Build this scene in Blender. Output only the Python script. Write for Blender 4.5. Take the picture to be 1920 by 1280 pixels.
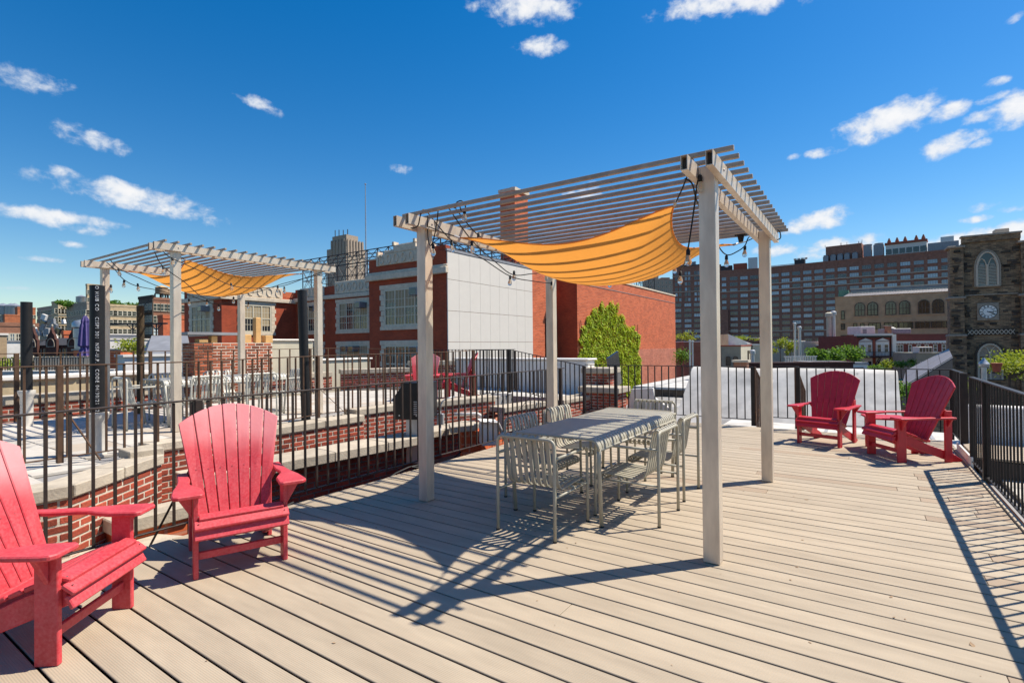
import bpy, bmesh, math, random
from mathutils import Vector, Matrix
random.seed(7)
R = math.radians
for o in list(bpy.data.objects): bpy.data.objects.remove(o)
SC = bpy.context.scene
COL = SC.collection

# ------------------------------------------------------------------ camera
F, PITCH, ROLL, CAMZ = 974.17, R(.464), R(.569), 1.37      # focal length in pixels of a 1920 wide picture
cp, sp, cr, sr = math.cos(PITCH), math.sin(PITCH), math.cos(ROLL), math.sin(ROLL)
FWD = Vector((0, cp, sp)); UP0 = Vector((0, -sp, cp)); R0 = Vector((1, 0, 0))
RIGHT = R0*cr - UP0*sr; UP = UP0*cr + R0*sr
CAM = Vector((0, 0, CAMZ))
cam = bpy.data.cameras.new('camera'); cam.sensor_width = 36; cam.lens = F/1920*36
cam.clip_start = .05; cam.clip_end = 6000
co = bpy.data.objects.new('camera', cam); COL.objects.link(co)
co.matrix_world = Matrix(((RIGHT.x, UP.x, -FWD.x, 0), (RIGHT.y, UP.y, -FWD.y, 0), (RIGHT.z, UP.z, -FWD.z, CAMZ), (0, 0, 0, 1)))
SC.camera = co

# ------------------------------------------------------------------ sky, sun, exposure
SUN_AZ, SUN_EL = R(75.3), R(55.5)          # azimuth from +Y towards +X
SUNDIR = Vector((math.sin(SUN_AZ)*math.cos(SUN_EL), math.cos(SUN_AZ)*math.cos(SUN_EL), math.sin(SUN_EL)))
SUN_STRENGTH, SKY_STRENGTH = 4.8, .085
SC.view_settings.view_transform = 'Standard'; SC.view_settings.look = 'None'
SC.view_settings.exposure = .57; SC.view_settings.gamma = 1; SC.view_settings.use_curve_mapping = False

def ray(px, py): return FWD + RIGHT*((px-960)/F) - UP*((py-640)/F)
def at(px, py, Y):
    d = ray(px, py); return CAM + d*(Y/d.y)
def atz(px, py, z=0):
    d = ray(px, py); return CAM + d*((z-CAMZ)/d.z)
TH = R(33.994); RZ = math.pi/2 - TH                         # the roof's own grid: u along the pergola beams, v along the deck boards
UU = Vector((math.sin(TH), math.cos(TH), 0)); VV = Vector((-math.cos(TH), math.sin(TH), 0))
def W(u, v, z=0): return UU*u + VV*v + Vector((0, 0, z))
def onv(px, py, v0):
    d = ray(px, py); t = (v0-CAM.dot(VV))/d.dot(VV); p = CAM+d*t; return p.dot(UU), p.z
def onu(px, py, u0):
    d = ray(px, py); t = (u0-CAM.dot(UU))/d.dot(UU); p = CAM+d*t; return p.dot(VV), p.z

world = bpy.data.worlds.new('World'); SC.world = world; world.use_nodes = True
def build_world():
    nt = world.node_tree; nt.nodes.clear(); N = nt.nodes; L = nt.links
    out = N.new('ShaderNodeOutputWorld'); bg = N.new('ShaderNodeBackground'); bg.inputs['Strength'].default_value = SKY_STRENGTH
    L.new(bg.outputs[0], out.inputs[0])
    sky = N.new('ShaderNodeTexSky'); sky.sky_type = 'NISHITA'; sky.sun_disc = False
    sky.sun_elevation = SUN_EL; sky.sun_rotation = SUN_AZ; sky.altitude = 50
    sky.air_density = 1.15; sky.dust_density = .25; sky.ozone_density = 3.0
    hs = N.new('ShaderNodeHueSaturation'); hs.inputs['Saturation'].default_value = 1.46; hs.inputs['Value'].default_value = 1.05
    hs.inputs['Hue'].default_value = .503
    L.new(sky.outputs[0], hs.inputs['Color'])
    tc = N.new('ShaderNodeTexCoord')
    def math_(op, a, b=None, c=None):
        n = N.new('ShaderNodeMath'); n.operation = op
        for i, x in enumerate((a, b, c)):
            if x is None: continue
            if isinstance(x, (int, float)): n.inputs[i].default_value = x
            else: L.new(x, n.inputs[i])
        return n.outputs[0]
    # every cloud: centre in the picture, half width, half height (pixels of the 1920 wide picture), tilt, weight
    clouds = [(55,150,62,26,-6,.9),(165,258,70,20,12,.85),(215,268,30,12,6,.7),(245,368,140,26,10,1.05),(90,405,125,17,4,.95),(150,428,65,13,4,.8),
              (135,458,30,8,0,.6),(75,486,40,8,0,.5),(485,196,48,14,18,.85),(752,316,24,10,0,.8),(1000,10,85,34,0,1.1),(1015,86,52,18,0,1.0),
              (1380,2,130,28,4,1.1),(1660,226,78,32,-8,1.1),(1777,210,34,18,-4,1.),(1785,268,48,20,-22,1.0),(1842,218,38,14,-14,.95),(1862,184,30,10,-10,.8),
              (1900,205,40,34,-10,1.),(1868,155,26,11,-6,.7),(1838,270,20,10,0,.75),(1548,285,36,11,0,.85),(1488,295,14,8,0,.7),(1535,412,58,20,-6,1.),(1500,425,40,15,0,.9),
              (1570,464,85,20,-6,1.),(1640,456,28,9,0,.7),(1845,388,34,11,-8,.8),(1895,392,30,9,0,.8),(1835,410,34,9,-4,.8),(1850,446,120,22,-7,1.1),(1470,468,36,12,-8,.85),
              (1095,360,45,18,0,.9),(880,10,24,14,0,.5),(1905,30,20,12,0,.5),(10,470,30,8,0,.4),(20,540,40,8,0,.5),(1420,470,20,10,0,.6)]
    best = None
    for (px, py, w, h, ang, wt) in clouds:
        d = ray(px, py).normalized(); s = (ray(px, py)).length
        a = R(-ang); ex = (RIGHT*math.cos(a)+UP*math.sin(a)); ey = (UP*math.cos(a)-RIGHT*math.sin(a))
        ex = (ex-d*ex.dot(d)).normalized(); ey = (ey-d*ey.dot(d)).normalized()
        vd = []
        for e, r in ((ex, w*1.02/F/s), (ey, h*1.08/F/s)):
            n = N.new('ShaderNodeVectorMath'); n.operation = 'DOT_PRODUCT'
            L.new(tc.outputs['Generated'], n.inputs[0]); n.inputs[1].default_value = e/r; vd.append(n.outputs['Value'])
        # flatter under the base than over the top
        q = math_('MULTIPLY', vd[0], vd[0])
        g = math_('MULTIPLY_ADD', vd[1], vd[1], q)
        g = math_('SUBTRACT', wt, g)
        best = g if best is None else math_('MAXIMUM', best, g)
    mp = N.new('ShaderNodeMapping'); mp.inputs['Scale'].default_value = (1, 1, 1.35); L.new(tc.outputs['Generated'], mp.inputs[0])
    nz = N.new('ShaderNodeTexNoise'); nz.inputs['Scale'].default_value = 30; nz.inputs['Detail'].default_value = 9; nz.inputs['Roughness'].default_value = .58
    nz.inputs['Distortion'].default_value = .15
    L.new(mp.outputs[0], nz.inputs['Vector'])
    nn = math_('MULTIPLY_ADD', nz.outputs['Fac'], 3.4, -1.68)
    bc = math_('MAXIMUM', best, -2.0)
    dens = math_('ADD', bc, nn)
    mr = N.new('ShaderNodeMapRange'); mr.interpolation_type = 'SMOOTHSTEP'; mr.inputs['From Min'].default_value = 0.0; mr.inputs['From Max'].default_value = 1.15
    L.new(dens, mr.inputs['Value'])
    mr2 = N.new('ShaderNodeMapRange'); mr2.inputs['From Min'].default_value = .25; mr2.inputs['From Max'].default_value = 1.5
    L.new(dens, mr2.inputs['Value'])
    cc = N.new('ShaderNodeMix'); cc.data_type = 'RGBA'
    k = 1/SKY_STRENGTH
    cc.inputs['A'].default_value = (.44*k, .50*k, .58*k, 1); cc.inputs['B'].default_value = (.68*k, .67*k, .66*k, 1)
    L.new(mr2.outputs[0], cc.inputs['Factor'])
    mx = N.new('ShaderNodeMix'); mx.data_type = 'RGBA'
    fc = math_('MULTIPLY', mr.outputs[0], .93)
    L.new(fc, mx.inputs['Factor']); L.new(hs.outputs[0], mx.inputs['A']); L.new(cc.outputs['Result'], mx.inputs['B'])
    L.new(mx.outputs['Result'], bg.inputs['Color'])
build_world()
sl = bpy.data.lights.new('sun', 'SUN'); sl.energy = SUN_STRENGTH; sl.angle = R(.53); sl.color = (1, .92, .80)
so = bpy.data.objects.new('sun', sl); COL.objects.link(so); so.location = (20, 10, 40)
so.rotation_euler = (-SUNDIR).to_track_quat('-Z', 'Y').to_euler()

# ------------------------------------------------------------------ materials
def lin(c): return tuple(((x/12.92) if x <= .04045 else ((x+.055)/1.055)**2.4) for x in c)
MATS = {}
def mat(name, col, rough=.7, metal=0, var=.15, vscale=3.0, bump=0, bscale=40, stretch=(1, 1, 1), rnd=0, spec=.4, col2=None, spot=None, transl=None):
    """noise-varied material: var changes brightness, rnd changes it per object, col2 mottles towards a second colour."""
    m = bpy.data.materials.new(name); m.use_nodes = True; nt = m.node_tree; N = nt.nodes; L = nt.links
    b = N['Principled BSDF']; b.inputs['Roughness'].default_value = rough; b.inputs['Metallic'].default_value = metal
    b.inputs['Specular IOR Level'].default_value = spec
    tc = N.new('ShaderNodeTexCoord'); mp = N.new('ShaderNodeMapping'); mp.inputs['Scale'].default_value = stretch
    L.new(tc.outputs['Object'], mp.inputs[0])
    oi = N.new('ShaderNodeObjectInfo')
    ad = N.new('ShaderNodeVectorMath'); ad.operation = 'MULTIPLY_ADD'; L.new(oi.outputs['Random'], ad.inputs[0]); ad.inputs[1].default_value = (37, 53, 71); L.new(mp.outputs[0], ad.inputs[2])
    nz = N.new('ShaderNodeTexNoise'); nz.inputs['Scale'].default_value = vscale; nz.inputs['Detail'].default_value = 6; nz.inputs['Roughness'].default_value = .6
    L.new(ad.outputs[0], nz.inputs['Vector'])
    base = N.new('ShaderNodeMix'); base.data_type = 'RGBA'
    base.inputs['A'].default_value = (*col, 1); base.inputs['B'].default_value = (*(col2 or col), 1)
    cr_ = N.new('ShaderNodeMapRange'); cr_.inputs['From Min'].default_value = .42; cr_.inputs['From Max'].default_value = .62
    L.new(nz.outputs['Fac'], cr_.inputs['Value']); L.new(cr_.outputs[0], base.inputs['Factor'])
    hv = N.new('ShaderNodeHueSaturation'); L.new(base.outputs['Result'], hv.inputs['Color'])
    nz2 = N.new('ShaderNodeTexNoise'); nz2.inputs['Scale'].default_value = vscale*2.7; nz2.inputs['Detail'].default_value = 5
    L.new(ad.outputs[0], nz2.inputs['Vector'])
    v1 = N.new('ShaderNodeMapRange'); v1.inputs['From Min'].default_value = .25; v1.inputs['From Max'].default_value = .75
    v1.inputs['To Min'].default_value = 1-var; v1.inputs['To Max'].default_value = 1+var
    L.new(nz2.outputs['Fac'], v1.inputs['Value'])
    v2 = N.new('ShaderNodeMapRange'); v2.inputs['To Min'].default_value = 1-rnd; v2.inputs['To Max'].default_value = 1+rnd*.7
    L.new(oi.outputs['Random'], v2.inputs['Value'])
    mu = N.new('ShaderNodeMath'); mu.operation = 'MULTIPLY'; L.new(v1.outputs[0], mu.inputs[0]); L.new(v2.outputs[0], mu.inputs[1])
    L.new(mu.outputs[0], hv.inputs['Value'])
    last = hv.outputs[0]
    if spot:                               # (colour, scale, threshold): stains with a shape of their own
        nz3 = N.new('ShaderNodeTexNoise'); nz3.inputs['Scale'].default_value = spot[1]; nz3.inputs['Detail'].default_value = 8; nz3.inputs['Roughness'].default_value = .7
        L.new(ad.outputs[0], nz3.inputs['Vector'])
        s = N.new('ShaderNodeMapRange'); s.inputs['From Min'].default_value = spot[2]; s.inputs['From Max'].default_value = spot[2]+.08
        L.new(nz3.outputs['Fac'], s.inputs['Value'])
        mx = N.new('ShaderNodeMix'); mx.data_type = 'RGBA'; L.new(s.outputs[0], mx.inputs['Factor']); L.new(last, mx.inputs['A']); mx.inputs['B'].default_value = (*spot[0], 1)
        last = mx.outputs['Result']
    L.new(last, b.inputs['Base Color'])
    r1 = N.new('ShaderNodeMapRange'); r1.inputs['To Min'].default_value = max(.03, rough-.12); r1.inputs['To Max'].default_value = min(1, rough+.12)
    L.new(nz.outputs['Fac'], r1.inputs['Value']); L.new(r1.outputs[0], b.inputs['Roughness'])
    if bump:
        bn = N.new('ShaderNodeTexNoise'); bn.inputs['Scale'].default_value = bscale; bn.inputs['Detail'].default_value = 4
        L.new(ad.outputs[0], bn.inputs['Vector'])
        bp = N.new('ShaderNodeBump'); bp.inputs['Strength'].default_value = bump; bp.inputs['Distance'].default_value = .02
        L.new(bn.outputs['Fac'], bp.inputs['Height']); L.new(bp.outputs[0], b.inputs['Normal'])
    if transl:
        t = N.new('ShaderNodeBsdfTranslucent'); t.inputs['Color'].default_value = (*transl[0], 1)
        ms = N.new('ShaderNodeMixShader'); ms.inputs[0].default_value = transl[1]
        L.new(b.outputs[0], ms.inputs[1]); L.new(t.outputs[0], ms.inputs[2]); L.new(ms.outputs[0], N['Material Output'].inputs[0])
    MATS[name] = m; return m

def brickmat(name, c1, c2, mortar, bw=.2, bh=.066, ms=.012, var=.2, rough=.85, bump=.3):
    """far brickwork, courses run along the local x+y direction"""
    m = mat(name, c1, rough, var=var, vscale=.35); nt = m.node_tree; N = nt.nodes; L = nt.links; b = N['Principled BSDF']
    tc = N.new('ShaderNodeTexCoord'); sx = N.new('ShaderNodeSeparateXYZ'); L.new(tc.outputs['Object'], sx.inputs[0])
    a = N.new('ShaderNodeMath'); a.operation = 'ADD'; L.new(sx.outputs[0], a.inputs[0]); L.new(sx.outputs[1], a.inputs[1])
    cx = N.new('ShaderNodeCombineXYZ'); L.new(a.outputs[0], cx.inputs[0]); L.new(sx.outputs[2], cx.inputs[1])
    br = N.new('ShaderNodeTexBrick'); L.new(cx.outputs[0], br.inputs['Vector'])
    br.inputs['Color1'].default_value = (*c1, 1); br.inputs['Color2'].default_value = (*c2, 1); br.inputs['Mortar'].default_value = (*mortar, 1)
    br.inputs['Scale'].default_value = 1; br.inputs['Brick Width'].default_value = bw; br.inputs['Row Height'].default_value = bh; br.inputs['Mortar Size'].default_value = ms
    br.inputs['Bias'].default_value = -.2
    old = b.inputs['Base Color'].links[0].from_node     # the value-varying node
    L.new(br.outputs['Color'], old.inputs['Color'])
    bp = N.new('ShaderNodeBump'); bp.inputs['Strength'].default_value = bump; bp.inputs['Distance'].default_value = .01; bp.invert = True
    L.new(br.outputs['Fac'], bp.inputs['Height']); L.new(bp.outputs[0], b.inputs['Normal'])
    return m

# colours are base colours of the things themselves
mat('deck', (.41, .335, .24), .75, var=.085, vscale=2.2, rnd=.07, stretch=(3, .6, 3), col2=(.37, .30, .215), spot=((.24, .19, .14), 26, .76))
mat('deck_new', (.34, .255, .175), .75, var=.08, vscale=2.2, rnd=.08, stretch=(3, .6, 3))
def ribs(m):
    nt = m.node_tree; N = nt.nodes; L = nt.links; b = N['Principled BSDF']
    tc = N.new('ShaderNodeTexCoord'); wv = N.new('ShaderNodeTexWave'); wv.wave_type = 'BANDS'; wv.bands_direction = 'X'; wv.wave_profile = 'SIN'
    wv.inputs['Scale'].default_value = 34.0; wv.inputs['Distortion'].default_value = 0
    L.new(tc.outputs['Object'], wv.inputs['Vector'])
    bp = N.new('ShaderNodeBump'); bp.inputs['Strength'].default_value = .35; bp.inputs['Distance'].default_value = .002
    L.new(wv.outputs['Fac'], bp.inputs['Height']); L.new(bp.outputs[0], b.inputs['Normal'])
ribs(MATS['deck']); ribs(MATS['deck_new'])
mat('joist', (.05, .045, .04), .9)
mat('paver', (.52, .48, .42), .85, var=.08, vscale=4, rnd=.12, col2=(.46, .42, .36))
mat('paver_tan', (.46, .39, .31), .85, var=.08, vscale=4, rnd=.1)
mat('alu', (.68, .58, .46), .42, metal=.3, var=.10, vscale=7, stretch=(1, 1, .25), col2=(.57, .48, .38), bump=.05, bscale=90, spot=((.36, .32, .27), 18, .70))
mat('hollow_shade', (.08, .075, .07), .7)
mat('sail', (.72, .35, .085), .9, var=.10, vscale=3.5, bump=.35, bscale=9, transl=((.80, .34, .06), .45))
mat('rail', (.045, .032, .026), .55, metal=.3, var=.3, vscale=9, stretch=(1, 1, .4), spot=((.22, .09, .035), 7, .66))
mat('rail_rust', (.10, .055, .032), .65, metal=.3, var=.35, vscale=8, stretch=(1, 1, .5), spot=((.33, .15, .05), 6, .60))
mat('rail_dark', (.02, .017, .016), .5, metal=.3, var=.3, vscale=9, stretch=(1, 1, .4), spot=((.20, .09, .035), 6, .74))
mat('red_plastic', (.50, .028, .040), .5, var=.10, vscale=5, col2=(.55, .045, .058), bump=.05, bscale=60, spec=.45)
def pale_top(m):      # paler pink towards the top of the backs, blotchy edge
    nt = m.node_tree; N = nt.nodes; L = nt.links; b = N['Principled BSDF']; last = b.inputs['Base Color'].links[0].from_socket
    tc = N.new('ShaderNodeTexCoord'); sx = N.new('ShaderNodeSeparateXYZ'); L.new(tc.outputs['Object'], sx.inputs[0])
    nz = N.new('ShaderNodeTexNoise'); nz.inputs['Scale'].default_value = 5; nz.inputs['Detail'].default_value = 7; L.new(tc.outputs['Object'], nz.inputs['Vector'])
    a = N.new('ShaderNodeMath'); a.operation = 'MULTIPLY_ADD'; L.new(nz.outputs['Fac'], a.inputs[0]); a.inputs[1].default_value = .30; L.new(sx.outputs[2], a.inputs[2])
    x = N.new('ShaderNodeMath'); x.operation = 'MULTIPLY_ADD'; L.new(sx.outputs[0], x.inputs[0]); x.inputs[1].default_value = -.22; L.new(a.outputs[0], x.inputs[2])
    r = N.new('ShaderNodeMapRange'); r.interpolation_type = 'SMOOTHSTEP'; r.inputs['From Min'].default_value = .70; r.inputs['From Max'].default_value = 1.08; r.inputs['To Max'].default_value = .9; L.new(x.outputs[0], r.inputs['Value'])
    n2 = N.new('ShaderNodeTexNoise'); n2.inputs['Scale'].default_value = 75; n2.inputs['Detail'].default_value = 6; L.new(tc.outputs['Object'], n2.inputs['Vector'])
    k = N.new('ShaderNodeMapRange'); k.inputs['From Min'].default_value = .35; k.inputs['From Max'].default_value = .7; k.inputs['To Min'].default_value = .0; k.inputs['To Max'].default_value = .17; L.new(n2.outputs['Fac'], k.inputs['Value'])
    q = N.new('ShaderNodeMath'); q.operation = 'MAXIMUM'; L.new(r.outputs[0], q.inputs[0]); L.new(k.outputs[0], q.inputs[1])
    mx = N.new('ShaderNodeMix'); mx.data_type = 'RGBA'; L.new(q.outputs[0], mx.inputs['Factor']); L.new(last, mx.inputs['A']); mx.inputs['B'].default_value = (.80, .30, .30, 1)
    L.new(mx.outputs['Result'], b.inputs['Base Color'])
pale_top(MATS['red_plastic'])
mat('red_deep', (.56, .022, .036), .42, var=.12, vscale=6, col2=(.48, .018, .032), bump=.05, bscale=60, spec=.5)
mat('screw', (.35, .3, .3), .4, metal=.8)
mat('powder', (.38, .355, .275), .45, var=.05, vscale=12, spec=.5)
mat('powder_white', (.50, .49, .43), .45, var=.05, vscale=12, spec=.5)
mat('rubber', (.02, .02, .02), .8)
mat('brick', (.33, .062, .032), .85, var=.22, vscale=20, rnd=.42, bump=.3, bscale=70, spot=((.45, .36, .30), 16, .70))
mat('brick_mixed', (.36, .10, .045), .88, var=.3, vscale=14, rnd=.65, bump=.3, bscale=60, spot=((.5, .42, .35), 12, .68))
mat('mortar', (.56, .49, .39), .95, var=.2, vscale=9, bump=.3, bscale=60)
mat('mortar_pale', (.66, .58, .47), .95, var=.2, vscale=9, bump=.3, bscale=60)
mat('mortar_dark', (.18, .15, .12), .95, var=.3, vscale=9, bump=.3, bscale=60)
mat('coping', (.50, .43, .33), .9, var=.12, vscale=5, rnd=.12, col2=(.42, .36, .28), bump=.25, bscale=50, spot=((.18, .15, .12), 6, .70))
mat('plaster_yellow', (.58, .47, .29), .95, var=.12, vscale=2, col2=(.50, .40, .25), bump=.2, bscale=14, spot=((.33, .22, .12), 3.5, .68))
mat('white_paint', (.78, .74, .68), .8, var=.08, vscale=1.3, col2=(.68, .645, .595), bump=.15, bscale=12, spot=((.35, .33, .31), 2.2, .72))
mat('white_roof', (.56, .535, .49), .85, var=.16, vscale=1.6, col2=(.43, .41, .375), spot=((.17, .16, .145), 2.2, .66), bump=.25, bscale=3.2)
mat('roof_dirty', (.36, .34, .31), .9, var=.3, vscale=1.2, col2=(.24, .225, .205), spot=((.04, .036, .032), 2.6, .53))
mat('grey_roof', (.28, .27, .26), .9, var=.2, vscale=.5, spot=((.08, .08, .08), .5, .68))
mat('tar', (.035, .035, .04), .9, var=.3)
mat('black_metal', (.014, .015, .017), .35, metal=.2, var=.2)
mat('pipe_black', (.010, .010, .011), .5, var=.25, vscale=10, spot=((.05, .04, .03), 12, .74))
mat('pipe_rust', (.05, .033, .015), .8, var=.4, vscale=18, spot=((.16, .11, .05), 16, .56), bump=.3)
mat('pipe_white', (.62, .58, .51), .6, var=.1, vscale=8, spot=((.42, .22, .06), 6, .66))
mat('print_white', (.75, .75, .75), .7)
mat('galv', (.45, .46, .47), .4, metal=.6, var=.1)
mat('cable', (.012, .012, .012), .6)
mat('terracotta', (.62, .36, .14), .85, var=.1, vscale=6)
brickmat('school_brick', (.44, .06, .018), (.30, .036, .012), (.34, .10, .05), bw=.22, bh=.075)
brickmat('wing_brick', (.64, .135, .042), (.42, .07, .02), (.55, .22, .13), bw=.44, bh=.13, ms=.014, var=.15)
brickmat('wing_brick_pale', (.56, .17, .095), (.40, .11, .06), (.55, .28, .2), bw=.44, bh=.13, ms=.014, var=.2)
mat('school_stone', (.72, .61, .46), .85, var=.12, vscale=2, col2=(.63, .53, .40), bump=.2, bscale=14)
mat('panel_white', (.71, .655, .575), .7, var=.025, vscale=.8)
mat('sash', (.64, .58, .44), .6, var=.05)
mat('blind', (.42, .33, .20), .8, var=.08, rnd=.1)
def glass(name, col, rough=.06):
    m = mat(name, col, rough, var=.35, vscale=1.2, spec=.9, rnd=.55); return m
glass('glass', (.030, .034, .040)); glass('glass_sky', (.40, .49, .55), .12); glass('glass_dark', (.012, .013, .015))  # the pale blue one has the sky's reflection put into its colour
brickmat('big_brick', (.36, .15, .095), (.30, .12, .075), (.30, .16, .115), bw=.6, bh=.2, ms=.02)
brickmat('row_brick', (.24, .045, .032), (.20, .035, .026), (.18, .08, .06), bw=.22, bh=.075)
brickmat('tan_brick', (.46, .32, .18), (.40, .275, .155), (.43, .31, .2), bw=.25, bh=.09)
brickmat('orange_brick', (.52, .16, .06), (.45, .13, .05), (.3, .15, .1), bw=.4, bh=.15)
brickmat('beige_brick', (.60, .44, .25), (.54, .39, .22), (.5, .4, .26), bw=.4, bh=.15)
brickmat('grey_brick', (.42, .33, .245), (.36, .28, .205), (.38, .31, .24), bw=.4, bh=.15)
brickmat('brown_brick', (.32, .14, .08), (.26, .115, .065), (.28, .16, .11), bw=.4, bh=.15)
brickmat('church_stone', (.37, .235, .13), (.085, .058, .038), (.19, .135, .085), bw=.42, bh=.15, ms=.02, var=.4, bump=.9)
mat('church_quoin', (.075, .058, .046), .95, var=.35, vscale=3, rnd=.5, bump=.4, bscale=8, col2=(.12, .085, .055))
mat('church_trim', (.36, .29, .22), .95, var=.25, vscale=2, bump=.3, bscale=9)
mat('louvre', (.60, .50, .38), .85, var=.15, vscale=4)
mat('clock_white', (.88, .86, .80), .6)
mat('clock_black', (.015, .015, .015), .6)
mat('brownstone', (.085, .034, .025), .9, var=.3, vscale=2)
mat('slate', (.06, .058, .06), .6, var=.2, vscale=2)
mat('grey_stucco', (.33, .32, .25), .9, var=.08, vscale=1, col2=(.28, .275, .22))
mat('cream', (.55, .50, .38), .9, var=.1, vscale=1)
mat('white_trim', (.80, .74, .66), .7, var=.05)
mat('copper', (.12, .26, .19), .8, var=.2)
mat('metal_roof', (.21, .195, .20), .5, metal=.2, var=.08, vscale=.6)
mat('rooftop_grey', (.30, .30, .31), .6, metal=.3, var=.2, vscale=1)
mat('rust_red', (.35, .09, .05), .8, var=.2)
mat('tank_wood', (.33, .22, .13), .9, var=.2, stretch=(6, 6, .5))
mat('tank_metal', (.30, .30, .30), .4, metal=.7)
mat('steel_cage', (.05, .05, .052), .6, metal=.4)
mat('umbrella_purple', (.10, .075, .22), .85, var=.15, vscale=5)
mat('bark', (.09, .065, .045), .95, var=.3)
mat('leaf_ivy', (.38, .52, .02), .6, var=.3, vscale=1.6, col2=(.55, .62, .03), transl=((.5, .62, .03), .4))
mat('leaf_green', (.07, .17, .022), .65, var=.35, vscale=1.5, col2=(.11, .22, .026), transl=((.18, .32, .03), .35))
mat('leaf_bright', (.22, .29, .02), .65, var=.35, vscale=1.5, col2=(.34, .37, .03), transl=((.36, .42, .03), .35))
mat('asphalt', (.05, .05, .052), .9, var=.2, vscale=.05)
mat('slat', (.37, .305, .24), .55, metal=.1, var=.12, vscale=7, stretch=(.3, 1, 1), col2=(.31, .255, .20))
mat('bulb', (.9, .85, .75), .05, var=0)
_b = MATS['bulb'].node_tree.nodes['Principled BSDF']; _b.inputs['Transmission Weight'].default_value = .85; _b.inputs['IOR'].default_value = 1.12
mat('filament', (.8, .45, .15), .5)

# ------------------------------------------------------------------ mesh helpers
class MB:
    """collects shapes; build() links them as one mesh object"""
    def __init__(s): s.v = []; s.f = []; s.m = []; s.mi = 0
    def add(s, vs, fs):
        n = len(s.v); s.v += [tuple(v) for v in vs]; s.f += [tuple(i+n for i in f) for f in fs]; s.m += [s.mi]*len(fs); return s
    def box(s, c, d, M=None):
        x, y, z = d[0]/2, d[1]/2, d[2]/2
        vs = [Vector((sx*x, sy*y, sz*z)) for sz in (-1, 1) for sy in (-1, 1) for sx in (-1, 1)]
        if M is not None: vs = [M @ v for v in vs]
        c = Vector(c); return s.add([v+c for v in vs], [(0, 2, 3, 1), (4, 5, 7, 6), (0, 1, 5, 4), (2, 6, 7, 3), (0, 4, 6, 2), (1, 3, 7, 5)])
    def b2(s, lo, hi): return s.box([(a+b)/2 for a, b in zip(lo, hi)], [b-a for a, b in zip(lo, hi)])
    def bar(s, p, q, w, h=None, up=(0, 0, 1)):
        h = h or w; p = Vector(p); q = Vector(q); d = (q-p); l = d.length; d.normalize(); u = Vector(up)
        if abs(d.dot(u)) > .98: u = Vector((0, 1, 0)) if abs(d.y) < .9 else Vector((1, 0, 0))
        a = d.cross(u).normalized(); b = a.cross(d)
        M = Matrix((d, a, b)).transposed(); return s.box((p+q)/2, (l, w, h), M)
    def tube(s, pts, r, n=8, cap=True, r2=None):
        pts = [Vector(p) for p in pts]; k = len(pts); rings = []; up = None
        for i, p in enumerate(pts):
            d = (pts[min(i+1, k-1)]-pts[max(i-1, 0)]).normalized()
            if up is None: up = Vector((0, 0, 1)) if abs(d.z) < .9 else Vector((1, 0, 0))
            a = d.cross(up)
            if a.length < 1e-4: up = Vector((0, 1, 0)); a = d.cross(up)
            a.normalize(); b = a.cross(d).normalized(); up = b
            rr = r if r2 is None else r+(r2-r)*i/(k-1)
            rings.append([p+a*(rr*math.cos(2*math.pi*j/n))+b*(rr*math.sin(2*math.pi*j/n)) for j in range(n)])
        vs = [v for g in rings for v in g]; fs = []
        for i in range(k-1):
            for j in range(n):
                fs.append((i*n+j, i*n+(j+1) % n, (i+1)*n+(j+1) % n, (i+1)*n+j))
        if cap: fs.append(tuple(range(n))[::-1]); fs.append(tuple((k-1)*n+j for j in range(n)))
        return s.add(vs, fs)
    def lathe(s, prof, n=12, c=(0, 0, 0)):
        vs = [(c[0]+r*math.cos(2*math.pi*j/n), c[1]+r*math.sin(2*math.pi*j/n), c[2]+z) for r, z in prof for j in range(n)]; k = len(prof); fs = []
        for i in range(k-1):
            for j in range(n): fs.append((i*n+j, i*n+(j+1) % n, (i+1)*n+(j+1) % n, (i+1)*n+j))
        fs.append(tuple(range(n))[::-1]); fs.append(tuple((k-1)*n+j for j in range(n)))
        return s.add(vs, fs)
    def prism(s, outline, t, fn):
        """outline: 2-d points; fn(a, b, w) -> 3-d, w = -t/2 or t/2"""
        n = len(outline)
        vs = [fn(a, b, -t/2) for a, b in outline]+[fn(a, b, t/2) for a, b in outline]
        fs = [tuple(range(n))[::-1], tuple(range(n, 2*n))]+[(i, (i+1) % n, n+(i+1) % n, n+i) for i in range(n)]
        return s.add(vs, fs)
    def quad(s, a, b, c, d): return s.add([a, b, c, d], [(0, 1, 2, 3)])
    def mesh(s, name, mats, bevel=0, smooth=False, fix=True):
        me = bpy.data.meshes.new(name); me.from_pydata(s.v, [], s.f)
        mats = mats if isinstance(mats, (list, tuple)) else [mats]
        for m in mats: me.materials.append(MATS[m])
        if len(mats) > 1: me.polygons.foreach_set('material_index', s.m)
        if fix or bevel:
            bm = bmesh.new(); bm.from_mesh(me); bmesh.ops.recalc_face_normals(bm, faces=bm.faces)
            if bevel:
                es = [e for e in bm.edges if len(e.link_faces) == 2 and e.calc_face_angle(0) > .5]
                bmesh.ops.bevel(bm, geom=es, offset=bevel, segments=1, affect='EDGES', clamp_overlap=True)
            bm.to_mesh(me); bm.free()
        if smooth:
            me.polygons.foreach_set('use_smooth', [True]*len(me.polygons))
            if smooth != 'all':
                try: me.set_sharp_from_angle(angle=R(40))
                except Exception: pass
        me.update(); return me
    def build(s, name, mats, parent=None, **k): return obj(name, s.mesh(name, mats, **k), parent)
def obj(name, me, parent=None, loc=None, rz=None):
    o = bpy.data.objects.new(name, me); COL.objects.link(o)
    if parent is not None: o.parent = parent
    if loc is not None: o.location = loc
    if rz is not None: o.rotation_euler = (0, 0, rz)
    return o
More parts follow.
